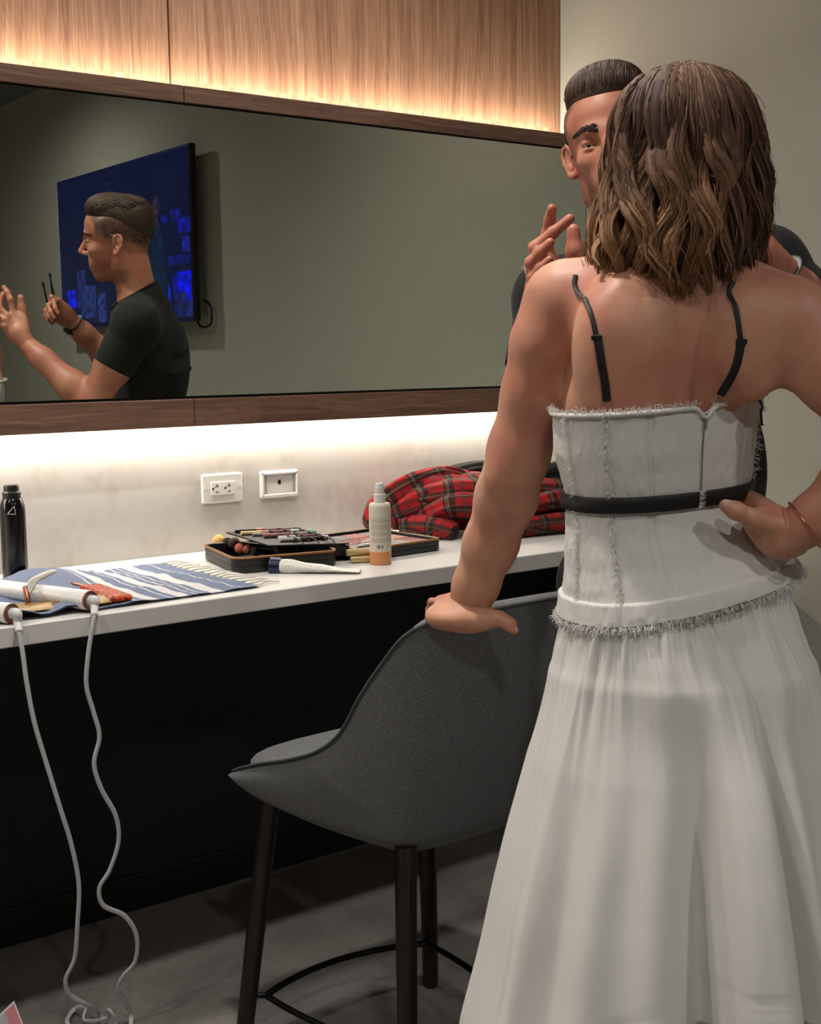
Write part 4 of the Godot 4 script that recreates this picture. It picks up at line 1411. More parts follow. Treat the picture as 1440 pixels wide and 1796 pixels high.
# rows: [t, centre u-shift along WR, along WF, y, half width, half depth, rise towards her right]
var dress_c := Vector3(-1.345, 1.275, 1.623)
var dress_rows := []

func ring_rows() -> void:
	# silhouette rows of the bodice: centre point, half width
	var src := [[0.0, Vector3(-1.352, 1.275, 1.618), 0.1438, 0.07], [0.2, Vector3(-1.353, 1.216, 1.617), 0.1397, 0.06], [0.4, Vector3(-1.351, 1.16, 1.619), 0.1302, 0.045], [0.48, Vector3(-1.351, 1.137, 1.618), 0.1279, 0.045], [0.6, Vector3(-1.349, 1.103, 1.62), 0.1320, 0.06], [0.75, Vector3(-1.339, 1.064, 1.627), 0.1451, 0.09], [0.9, Vector3(-1.328, 1.032, 1.636), 0.1610, 0.135], [1.0, Vector3(-1.325, 1.01, 1.638), 0.1669, 0.16]]
	for e in src:
		var d: Vector3 = e[1]
		var a: float = e[2] / 0.947
		dress_rows.append([e[0], d.x, d.y, d.z, a, a * 0.68, e[3]])

func dress_at(t: float, th: float, off := 0.0) -> Vector3:
	var c := Vector3(table(dress_rows, t, 1), table(dress_rows, t, 2), table(dress_rows, t, 3))
	var a := table(dress_rows, t, 4) + off
	var b := table(dress_rows, t, 5) + off
	if sin(th) > 0.0:
		b += 0.032 * exp(-pow((t - 0.12) / 0.17, 2)) * (exp(-pow((th - PI / 2 - 0.55) / 0.40, 2)) + exp(-pow((th - PI / 2 + 0.55) / 0.40, 2)))
	var ct := cos(th)
	var st := sin(th)
	var q := 2.0 / 2.35
	var x := signf(ct) * pow(absf(ct), q)
	var z := signf(st) * pow(absf(st), q)
	return c + WR * a * x + WF * b * z + Vector3(0, table(dress_rows, t, 6) * a * x, 0)

func threads(mb: MB, p: Vector3, d: Vector3, n: int, spread: float, l0: float, l1: float, r := 0.0004) -> void:
	for k in n:
		var q := p + Vector3(rng.randf_range(-1, 1), rng.randf_range(-1, 1), rng.randf_range(-1, 1)) * spread
		var e := (d + Vector3(rng.randf_range(-1, 1), rng.randf_range(-1, 1), rng.randf_range(-1, 1)) * 0.7).normalized()
		var ln := rng.randf_range(l0, l1)
		var bend := Vector3(rng.randf_range(-1, 1), rng.randf_range(-1, 1), rng.randf_range(-1, 1)) * ln * 0.35
		mb.tube(PackedVector3Array([q, q + e * ln * 0.5 + bend, q + e * ln]), PackedFloat32Array([r, r, r * 0.6]), 3)

func build_woman() -> void:
	ring_rows()
	var o := thing("person", Vector3(-1.3, 0, 1.6), "person in a white strapless dress leaning one hand on the grey stool, hand on hip", "person")
	var W := Basis(WR, Vector3.UP, -WF)
	var s := SDF.new()
	s.sc = 0.907
	s.ell(Vector3(-1.344, 1.264, 1.624), Vector3(0.148, 0.21, 0.098), W, 0.03)
	s.ell(Vector3(-1.336, 1.366, 1.63), Vector3(0.162, 0.125, 0.095), W, 0.05)
	s.cap(Vector3(-1.418, 1.41, 1.5), Vector3(-1.252, 1.382, 1.76), 0.05, 0.05, 0.05)
	s.cap(Vector3(-1.327, 1.452, 1.636), Vector3(-1.408, 1.43, 1.513), 0.055, 0.046, 0.05)
	s.cap(Vector3(-1.327, 1.452, 1.636), Vector3(-1.261, 1.401, 1.748), 0.055, 0.046, 0.05)
	s.cap(Vector3(-1.327, 1.443, 1.637), Vector3(-1.322, 1.552, 1.629), 0.056, 0.05, 0.04)
	for sd in [-1.0, 1.0]:
		s.ell(Vector3(-1.344, 1.267, 1.624) + WF * 0.062 + WR * 0.062 * sd, Vector3(0.062, 0.062, 0.058), W, 0.04)
	# leaning arm
	s.chain([Vector3(-1.422, 1.417, 1.493), Vector3(-1.435, 1.357, 1.479), Vector3(-1.44, 1.287, 1.459), Vector3(-1.44, 1.203, 1.427), Vector3(-1.439, 1.131, 1.397), Vector3(-1.442, 1.055, 1.363), Vector3(-1.446, 0.99, 1.333), Vector3(-1.449, 0.9599, 1.32)], [0.055, 0.051, 0.0465, 0.0465, 0.047, 0.0415, 0.035, 0.0325], 0.03)
	s.ell(Vector3(-1.479, 1.165, 1.423), Vector3(0.016, 0.02, 0.016), Basis(), 0.03)
	s.ell(Vector3(-1.454, 1.197, 1.448), Vector3(0.02, 0.06, 0.03), Basis(), 0.04)
	# arm akimbo
	s.chain([Vector3(-1.252, 1.376, 1.772), Vector3(-1.23, 1.306, 1.822), Vector3(-1.183, 1.223, 1.87), Vector3(-1.213, 1.172, 1.84), Vector3(-1.251, 1.12, 1.802), Vector3(-1.265, 1.099, 1.785)], [0.057, 0.051, 0.043, 0.043, 0.032, 0.03], 0.025)
	# shoulder blades and spine
	s.ell(Vector3(-1.434, 1.349, 1.624), Vector3(0.05, 0.075, 0.02), W, 0.06)
	s.ell(Vector3(-1.32, 1.345, 1.752), Vector3(0.048, 0.075, 0.022), W, 0.06)
	s.cap(Vector3(-1.397, 1.408, 1.712), Vector3(-1.393, 1.268, 1.715), 0.014, 0.012, 0.05, -1.0)
	# trunk and legs under the dress
	s.ell(Vector3(-1.347, 1.144, 1.621), Vector3(0.128, 0.15, 0.085), W, 0.05)
	s.ell(Vector3(-1.327, 1.005, 1.637), Vector3(0.158, 0.13, 0.105), W, 0.06)
	var hip := Vector3(-1.327, 0.9971, 1.637)
	for sd in [-1.0, 1.0]:
		var h: Vector3 = hip + WR * 0.085 * sd
		var knee := Vector3(h.x, 0.53, h.z) + WF * 0.02
		var ank := Vector3(h.x, 0.115, h.z) - WF * 0.02
		s.chain([h, knee, knee.lerp(ank, 0.35) - WF * 0.015, ank], [0.085, 0.055, 0.052, 0.034], 0.03)
		s.cap(ank, ank + WF * 0.13 + Vector3(0, -0.08, 0), 0.034, 0.026, 0.02)
	var nz := noise(201, 9.0, 3)
	var nf := noise(203, 60.0, 2)
	var skin := func(p: Vector3, n: Vector3):
		return lin(0.79, 0.585, 0.475).lerp(lin(0.72, 0.475, 0.395), clampf(0.45 + nz.get_noise_3dv(p) * 1.1 + nf.get_noise_3dv(p) * 0.25, 0, 1))
	var mb := MB.new()
	s.mesh(mb, 0.01, skin)
	# head
	var hc := Vector3(-1.322, 1.619, 1.626)
	var FF := WF.rotated(Vector3.UP, -0.4)
	var FR := FF.cross(Vector3.UP)
	var HB := Basis(FR, Vector3.UP, -FF)
	var at := func(r: float, y: float, f: float): return hc + (FR * r + Vector3.UP * (y - 0.014) + FF * f) * 0.92
	var hd := SDF.new()
	hd.sc = 0.93
	hd.ell(at.call(0, 0.025, -0.012), Vector3(0.074, 0.095, 0.09), HB, 0.02)
	hd.ell(at.call(0, -0.035, 0.03), Vector3(0.056, 0.085, 0.055), HB, 0.04)
	hd.ell(at.call(0, -0.095, 0.052), Vector3(0.02, 0.016, 0.018), HB, 0.03)
	hd.cap(at.call(0, -0.005, 0.078), at.call(0, -0.038, 0.096), 0.007, 0.010, 0.012)
	for sd in [-1.0, 1.0]:
		hd.ell(at.call(0.011 * sd, -0.041, 0.086), Vector3(0.008, 0.007, 0.009), HB, 0.008)
		hd.ell(at.call(0.03 * sd, -0.028, 0.062), Vector3(0.02, 0.016, 0.014), HB, 0.02)
		hd.cap(at.call(0.052 * sd, -0.05, -0.005), at.call(0.012 * sd, -0.095, 0.045), 0.016, 0.016, 0.03)
		hd.ell(at.call(0.074 * sd, -0.01, -0.012), Vector3(0.007, 0.03, 0.017), HB, 0.01)
		hd.ell(at.call(0.03 * sd, -0.002, 0.086), Vector3(0.016, 0.009, 0.014), HB, 0.012, -1.0)
	for sd in [-1.0, 1.0]:
		hd.ell(at.call(0.03 * sd, 0.0045, 0.0675), Vector3(0.0155, 0.0062, 0.0122), HB, 0.004)
		hd.ell(at.call(0.03 * sd, -0.0085, 0.0665), Vector3(0.015, 0.0045, 0.0115), HB, 0.004)
	hd.ell(at.call(0, -0.0645, 0.0785), Vector3(0.019, 0.0042, 0.009), HB, 0.008)
	hd.ell(at.call(0, -0.0735, 0.0765), Vector3(0.0165, 0.0052, 0.009), HB, 0.008)
	hd.cap(at.call(0, -0.10, -0.01), at.call(0, -0.19, -0.02), 0.05, 0.054, 0.03)
	var lips := func(p: Vector3, n: Vector3):
		var q := HB.transposed() * (p - hc)
		if q.z < -0.07 and absf(q.x) < 0.0185 and q.y < -0.0725 + 0.0 and q.y > -0.0885 + 40.0 * q.x * q.x * 0.3: return lin(0.68, 0.36, 0.33)
		if q.z < -0.06 and absf(absf(q.x) - 0.03) < 0.02 and absf(q.y - 0.004 - 0.1 * (0.02 - absf(absf(q.x) - 0.03))) < 0.0045: return lin(0.22, 0.15, 0.11)
		return skin.call(p, n)
	hd.mesh(mb, 0.004, lips)
	mb.col = lin(0.85, 0.83, 0.80)
	for sd in [-1.0, 1.0]:
		mb.ball(at.call(0.03 * sd, -0.0015, 0.0655), Basis().scaled(Vector3.ONE * 0.0112), 16, 10)
	mb.col = lin(0.18, 0.12, 0.09)
	for sd in [-1.0, 1.0]:
		mb.ball(at.call(0.03 * sd, -0.0015, 0.0735), Basis().scaled(Vector3.ONE * 0.0054), 12, 8)
	# hand on the stool back: palm down, fingers over the far side, thumb on the near side
	var hl := SDF.new()
	hl.cap(Vector3(-1.449, 0.9653, 1.32), Vector3(-1.462, 0.9436, 1.321), 0.029, 0.026, 0.02)
	hl.ell(Vector3(-1.469, 0.9409, 1.32), Vector3(0.046, 0.018, 0.034), Basis(HR, Vector3.UP, -HF), 0.02)
	hl.ell(Vector3(-1.483, 0.9396, 1.289), Vector3(0.022, 0.017, 0.03), Basis(HR, Vector3.UP, -HF), 0.02)
	hl.ell(Vector3(-1.448, 0.939, 1.35), Vector3(0.026, 0.016, 0.022), Basis(HR, Vector3(0.2, 1, 0).normalized(), -HF).orthonormalized(), 0.02)
	var w1 := Vector3(-1.456, 0.9446, 1.309)
	hand(hl, w1, HF + Vector3(-0.1, 0.05, 0), Vector3.DOWN, HR, [[14, 12, 45, 30], [3, 12, 48, 30], [-8, 12, 48, 30], [-20, 12, 45, 30]], [], 0.93)
	hl.chain([Vector3(-1.446, 0.9412, 1.353), Vector3(-1.435, 0.9423, 1.376), Vector3(-1.427, 0.9344, 1.389), Vector3(-1.423, 0.9259, 1.395)], [0.015, 0.0108, 0.0098, 0.0074], 0.008)
	hl.mesh(mb, 0.0032, skin)
	# hand on the hip
	var hr := SDF.new()
	hr.sc = 0.92
	var w2 := Vector3(-1.266, 1.099, 1.784)
	hr.cap(w2, Vector3(-1.277, 1.091, 1.77), 0.03, 0.024, 0.02)
	hr.ell(Vector3(-1.283, 1.106, 1.76), Vector3(0.043, 0.030, 0.022), Basis(HR.rotated(HF, 0.45), Vector3.UP.rotated(HF, 0.45), -HF), 0.025)
	hr.ell(Vector3(-1.274, 1.084, 1.772), Vector3(0.024, 0.015, 0.018), Basis(HR.rotated(HF, 0.2), Vector3.UP.rotated(HF, 0.2), -HF), 0.02)
	hand(hr, Vector3(-1.271, 1.103, 1.769), Vector3(-1.268, 1.117, 1.715) - Vector3(-1.271, 1.103, 1.769), WR * -1.0 + HF * 0.2, Vector3.UP, [[6, 14, 26, 20], [0, 16, 28, 20], [-7, 18, 30, 20], [-14, 20, 32, 20]], [], 0.93)
	hr.chain([Vector3(-1.298, 1.112, 1.771), Vector3(-1.329, 1.124, 1.763), Vector3(-1.35, 1.135, 1.754), Vector3(-1.361, 1.142, 1.746)], [0.0165, 0.0128, 0.0118, 0.0095], 0.01)
	hr.mesh(mb, 0.0032, skin)
	# nails
	mb.col = lin(0.86, 0.70, 0.66)
	mb.ball(Vector3(-1.426, 0.9289, 1.399), Basis(HR.rotated(HF, 0.75) * 0.0062, Vector3.UP.rotated(HF, 0.75) * 0.0046, -HF * 0.0024), 12, 8)
	mb.ball(Vector3(-1.365, 1.145, 1.752), Basis(HR.rotated(HF, 0.5) * 0.0075, Vector3.UP.rotated(HF, 0.5) * 0.0055, -HF * 0.0024), 12, 8)
	put(mb, "body", skin_mat(), o)
	dress(o, s)
	woman_hair(o)
	shoes(o, hip)
	# bracelet
	mb = MB.new()
	var bc := Vector3(-1.259, 1.112, 1.796)
	var axb := (Vector3(-1.213, 1.172, 1.84) - Vector3(-1.265, 1.099, 1.785)).normalized()
	var b1 := axb.cross(HF).normalized()
	var b2 := b1.cross(axb)
	var ps := PackedVector3Array()
	for i in 41:
		var a := TAU * i / 40
		ps.append(bc + (b1 * cos(a) * 0.0355 + b2 * sin(a) * 0.034) + axb * 0.006 * cos(a))
	mb.tube(ps, PackedFloat32Array([0.0014]), 6)
	mb.tube(PackedVector3Array([ps[14], ps[15], ps[16], ps[17]]), PackedFloat32Array([0.0026]), 8)
	put(mb, "bracelet", mat(Color(0.80, 0.50, 0.38), 0.25, 0.9), o, "thin rose gold bracelet")

func shoes(o: Node, hip: Vector3) -> void:
	for sd in [-1.0, 1.0]:
		var h: Vector3 = hip + WR * 0.085 * sd
		var ank := Vector3(h.x, 0.10, h.z) - WF * 0.02
		var sh := SDF.new()
		sh.cap(ank + Vector3(0, -0.02, 0), ank + WF * 0.06 + Vector3(0, -0.055, 0), 0.036, 0.036, 0.02)
		sh.cap(ank + WF * 0.06 + Vector3(0, -0.055, 0), ank + WF * 0.16 + Vector3(0, -0.08, 0), 0.036, 0.020, 0.02)
		sh.cap(ank - WF * 0.03 + Vector3(0, -0.03, 0), ank - WF * 0.035 + Vector3(0, -0.093, 0), 0.022, 0.007, 0.02)
		var mb := MB.new()
		sh.mesh(mb, 0.008)
		put(mb, "shoe", mat(Color(0.05, 0.045, 0.045), 0.4), o)

func dress(o: Node, s: SDF) -> void:
	var n1 := noise(221, 6.0, 3)
	var nw := noise(223, 1.0, 2)
	var cotton := textured(tex(128, 128, func(x, y): return Color(0.855, 0.85, 0.835).darkened(clampf(0.03 + nw.get_noise_2d(x * 0.6, y * 3.0) * 0.07, 0, 0.1))), Vector3(14, 14, 14), 0.9, true)
	cotton.rim_enabled = true
	cotton.rim = 0.25
	var back := -PI / 2
	var seams := [back - 0.47, back - 0.52, back - 0.98, back + 0.5, back + 0.95, PI / 2 - 0.5, PI / 2 + 0.5]
	var N := 320
	var rows := []
	var part := func(t0: float, t1: float, off: float, nr: int, notch: bool):
		var rr := []
		for j in nr + 1:
			var row := PackedVector3Array()
			for i in N:
				var th := TAU * i / N - PI
				var db := absf(angle_difference(th, back))
				var top := t0
				if notch: top = t0 + 0.055 * exp(-pow(db / 0.05, 2)) + 0.006 * n1.get_noise_2d(th * 3, 4)
				var t := lerpf(top, t1, float(j) / nr)
				var f := off
				for sm in seams: f -= 0.0030 * exp(-pow(angle_difference(th, sm) / 0.020, 2))
				f -= 0.0014 * exp(-pow(db / 0.016, 2))
				f += 0.0016 * n1.get_noise_3d(th * 0.25, t * 0.4, off * 100) + 0.0010 * sin(t * 40 + n1.get_noise_1d(th * 2) * 3) * smoothstep(0.5, 1.0, absf(n1.get_noise_2d(th * 0.6, t * 0.9)) * 3)
				row.append(dress_at(t, th, f))
			rr.append(row)
		return rr
	var mb := MB.new()
	rows = part.call(0.0, 0.9, 0.0, 54, true)
	var inner := PackedVector3Array()
	var lip := PackedVector3Array()
	for i in N:
		var c := Vector3(table(dress_rows, 0.0, 1), rows[0][i].y, table(dress_rows, 0.0, 3))
		lip.append(rows[0][i] + (c - rows[0][i]).normalized() * 0.003 + Vector3(0, 0.001, 0))
		inner.append(rows[0][i] + (c - rows[0][i]).normalized() * 0.004 - Vector3(0, 0.02, 0))
	rows.push_front(lip); rows.push_front(inner)
	mb.grid(rows, true, true)
	# turned facing along the top edge
	var bod := put(mb, "bodice", cotton, o)
	mb = MB.new()
	var edge := PackedVector3Array()
	for i in N + 1:
		var th := TAU * i / N - PI
		var db := absf(angle_difference(th, back))
		edge.append(dress_at(0.018 + 0.055 * exp(-pow(db / 0.05, 2)), th, 0.002))
	mb.tube(edge, PackedFloat32Array([0.0034]), 6)
	put(mb, "top_binding", cotton, bod)
	# band round the hips
	mb = MB.new()
	var r2: Array = part.call(0.888, 1.0, 0.0055, 8, false)
	r2.push_front(part.call(0.886, 0.9, 0.0, 1, false)[0])
	r2.append(part.call(1.0, 1.001, 0.0, 1, false)[0])
	mb.grid(r2, true, true)
	put(mb, "hip_band", cotton, o)
	# belt in two ends that meet at the zip
	mb = MB.new()
	var b1 := []
	for e in [[0.402, 0.0], [0.404, 0.005], [0.44, 0.0058], [0.478, 0.005], [0.48, 0.0]]:
		var row := PackedVector3Array()
		for i in N + 1:
			var th := back + 0.022 + (TAU - 0.044) * i / N
			row.append(dress_at(e[0], th, e[1] + 0.001))
		b1.append(row)
	mb.grid(b1, false, true)
	var belt := put(mb, "belt", mat(Color(0.022, 0.024, 0.03), 0.55), o, "black fabric belt with a gap at the zip")
	mb = MB.new()
	for e in [0.415, 0.465]:
		mb.tube(PackedVector3Array([dress_at(e, back - 0.02, 0.006), dress_at(e, back, 0.008), dress_at(e, back + 0.02, 0.006)]), PackedFloat32Array([0.0012]), 5)
	put(mb, "belt_hook", mat(Color(0.6, 0.6, 0.6), 0.3, 0.8), belt)
	# zip
	mb = MB.new()
	var zp := PackedVector3Array()
	for k in 22: zp.append(dress_at(lerpf(0.06, 0.40, k / 21.0), back, 0.0006))
	mb.tube(zp, PackedFloat32Array([0.0011]), 5)
	var zt := dress_at(0.075, back, 0.003)
	var zn := -WF
	mb.box(Vector3(-0.0022, -0.014, -0.001), Vector3(0.0022, 0.006, 0.001), 0.0008, Transform3D(Basis(WR, Vector3.UP, -WF), zt))
	put(mb, "zip", mat(Color(0.62, 0.61, 0.60), 0.35, 0.6), bod)
	# frayed edges
	mb = MB.new()
	for k in 620:
		var th := TAU * k / 620.0 - PI
		var db := absf(angle_difference(th, back))
		if db < 0.05: continue
		var p := dress_at(0.003, th, 0.001)
		threads(mb, p, Vector3.UP * 0.7 + (p - dress_at(0.003, th, -0.01)).normalized() * 0.4, 2, 0.0025, 0.003, 0.010)
	for k in 620:
		var th := TAU * k / 620.0 - PI
		var p := dress_at(1.0, th, 0.005)
		threads(mb, p, Vector3.DOWN + (p - dress_at(1.0, th, -0.01)).normalized() * 0.5, 3, 0.003, 0.004, 0.013)
	for sm in [back - 0.98, back + 0.98, back - 1.55, back + 1.55]:
		for k in 90:
			var t := lerpf(0.02, 0.88, k / 90.0)
			if t > 0.395 and t < 0.485: continue
			var p := dress_at(t, sm + 0.02 * n1.get_noise_1d(t * 40), 0.001)
			threads(mb, p, (p - dress_at(t, sm, -0.01)).normalized() * 0.8 + Vector3(0, -0.2, 0), 3, 0.003, 0.003, 0.010)
	var fr := put(mb, "frayed_edges", mat(Color(0.86, 0.855, 0.84), 0.95), o)
	meta(fr, "", "", "", "stuff")
	# straps: thin tape above, wider tape below, slider between
	var tape := mat(Color(0.02, 0.02, 0.024), 0.6)
	for e in [[[Vector3(-1.576, 1.281, 1.773), Vector3(-1.578, 1.303, 1.771), Vector3(-1.582, 1.33, 1.768), Vector3(-1.585, 1.353, 1.766), Vector3(-1.587, 1.365, 1.764)], [Vector3(-1.587, 1.363, 1.764), Vector3(-1.591, 1.39, 1.761), Vector3(-1.596, 1.417, 1.758), Vector3(-1.601, 1.438, 1.754), Vector3(-1.572, 1.451, 1.719)], Vector3(-1.587, 1.364, 1.764)], [[Vector3(-1.456, 1.287, 1.863), Vector3(-1.45, 1.306, 1.867), Vector3(-1.444, 1.327, 1.872), Vector3(-1.441, 1.347, 1.874), Vector3(-1.44, 1.357, 1.875)], [Vector3(-1.44, 1.354, 1.875), Vector3(-1.442, 1.374, 1.873), Vector3(-1.445, 1.401, 1.871), Vector3(-1.449, 1.421, 1.868), Vector3(-1.416, 1.435, 1.836)], Vector3(-1.44, 1.356, 1.875)]]:
		mb = MB.new()
		for q in [[e[0], 0.0056], [e[1], 0.0034]]:
			var sm := smooth_path(q[0], 5)
			var ps := PackedVector3Array()
			for p in sm: ps.append(onto(s, p, HF, 0.0022))
			mb.tube(ps, PackedFloat32Array([q[1]]), 8, 0.3, HF)
		var c := onto(s, e[2], HF, 0.003)
		mb.box(Vector3(-0.0072, -0.0035, -0.002), Vector3(0.0072, 0.0035, 0.002), 0.001, Transform3D(Basis(HR, Vector3.UP, -HF), c))
		put(mb, "shoulder_strap", tape, o, "thin black shoulder strap with a slider")
	# loose black ribbon hanging at her right side
	mb = MB.new()
	mb.tube(smooth_path([Vector3(-1.302, 1.28, 1.751), Vector3(-1.302, 1.271, 1.757), Vector3(-1.304, 1.262, 1.756), Vector3(-1.299, 1.246, 1.754)], 6), PackedFloat32Array([0.002]), 5)
	put(mb, "lacing", tape, o)
	skirt(o, cotton)

func th_of(q: float) -> float:
	return -acos(clampf(q / 1.02, -1, 1)) - 0.372

func skirt(o: Node, cotton: Material) -> void:
	var n1 := noise(231, 3.0, 3)
	var rws := []
	for e in [[0.991, 1192, 0.1600], [0.978, 1194, 0.1655], [0.941, 1197, 0.1760], [0.905, 1202, 0.1905], [0.784, 1207, 0.2240], [0.621, 1210, 0.2640], [0.490, 1213, 0.2930], [0.352, 1216, 0.3270], [0.302, 1217, 0.3400]]:
		rws.append([1.0 - e[0], e[1], e[2]])
	var folds := []
	for f in [[-0.90, 0.06, 0.016, 0.35], [-0.80, 0.07, -0.016, 0.3], [-0.64, 0.10, 0.018, 0.1], [-0.50, 0.09, -0.006, 0.0], [-0.36, 0.14, 0.008, 0.0], [-0.13, 0.13, -0.048, 0.12], [0.02, 0.07, 0.018, 0.2], [0.17, 0.14, 0.034, 0.1], [0.335, 0.045, -0.05, 0.05], [0.43, 0.08, 0.016, 0.1], [0.62, 0.12, -0.026, 0.1], [0.80, 0.1, 0.02, 0.1], [0.94, 0.08, -0.02, 0.1]]:
		folds.append([th_of(f[0]), f[1], f[2], f[3]])
	var cheeks := [[th_of(-0.16), 0.30], [th_of(0.60), 0.30]]
	var cen := func(y: float):
		# point on the body axis at that height, shifted as the silhouette asks
		var u := table(rws, 1.0 - y, 1)
		var m := table(rws, 1.0 - y, 2)
		return Vector2(u, m)
	var c0 := Vector3(table(dress_rows, 1.0, 1), 0, table(dress_rows, 1.0, 3))
	var N := 420
	var rows := []
	var M := 84
	for j in M + 1:
		var row := PackedVector3Array()
		for i in N:
			var th := TAU * i / N - PI
			var g := float(j) / M
			var ytop := dress_at(1.0, th, 0.0).y + 0.012
			var ybot := 0.31 + 0.17 * smoothstep(-0.1, 1.0, -sin(th))
			var y := lerpf(ytop, ybot, g)
			var q: Vector2 = cen.call(y)
			var c := c0 + HR * (q.x - 1192.0) / 1218.0
			var a := q.y / 0.947
			var b := a * lerpf(0.66, 0.84, smoothstep(0.0, 0.55, g))
			# at the top follow the band
			var k := smoothstep(0.0, 0.3, g)
			var sq := lerpf(2.0 / 2.35, 1.0, k)
			var sx := signf(cos(th)) * pow(absf(cos(th)), sq)
			var sz := signf(sin(th)) * pow(absf(sin(th)), sq)
			var f := 0.0
			for e in folds:
				f += e[2] * 1.35 * exp(-pow(angle_difference(th, e[0]) / (e[1] * (1.0 + 0.25 * (1 - g))), 2)) * smoothstep(e[3] * 0.5 - 0.1, 0.75, g) * (0.35 + 0.65 * g)
			var front := smoothstep(0.2, 0.8, sin(th))
			f += front * 0.03 * g * cos(th * 11 + 1.5)
			f += 0.0045 * n1.get_noise_2d(th * 2.0, g * 0.3) * (1 - smoothstep(0.0, 0.55, g)) * 2.0
			f += 0.0042 * pow(maxf(0.0, sin(th * 17 + 2.4 * n1.get_noise_1d(th * 4))), 3.0) * smoothstep(0.0, 0.02, g) * (1 - smoothstep(0.04, 0.26, g))
			f += 0.005 * n1.get_noise_2d(th * 0.4 + 9, g * 0.25)
			for e in cheeks:
				f += 0.022 * exp(-pow(angle_difference(th, e[0]) / e[1], 2)) * exp(-pow((y - 0.905) / 0.075, 2))
			f *= smoothstep(-0.02, 0.07, g)
			var hem := y - ybot - 0.062
			f -= 0.0022 * exp(-pow(hem / 0.0028, 2)) + 0.0018 * exp(-pow((hem + 0.009) / 0.0025, 2))
			var p := c + WR * (a + f) * sx + WF * (b + f) * sz + Vector3(0, y, 0)
			row.append(p)
		rows.append(row)
	var inn := PackedVector3Array()
	for i in N: inn.append(rows[M][i] + (c0 - rows[M][i] * Vector3(1, 0, 1)).normalized() * 0.006 + Vector3(0, 0.002, 0))
	rows.append(inn)
	var up2 := PackedVector3Array()
	for i in N: up2.append(inn[i] + (c0 - inn[i] * Vector3(1, 0, 1)).normalized() * 0.09 + Vector3(0, 0.2, 0))
	rows.append(up2)
	var mb := MB.new()
	mb.grid(rows, true, true)
	put(mb, "skirt", cotton, o)

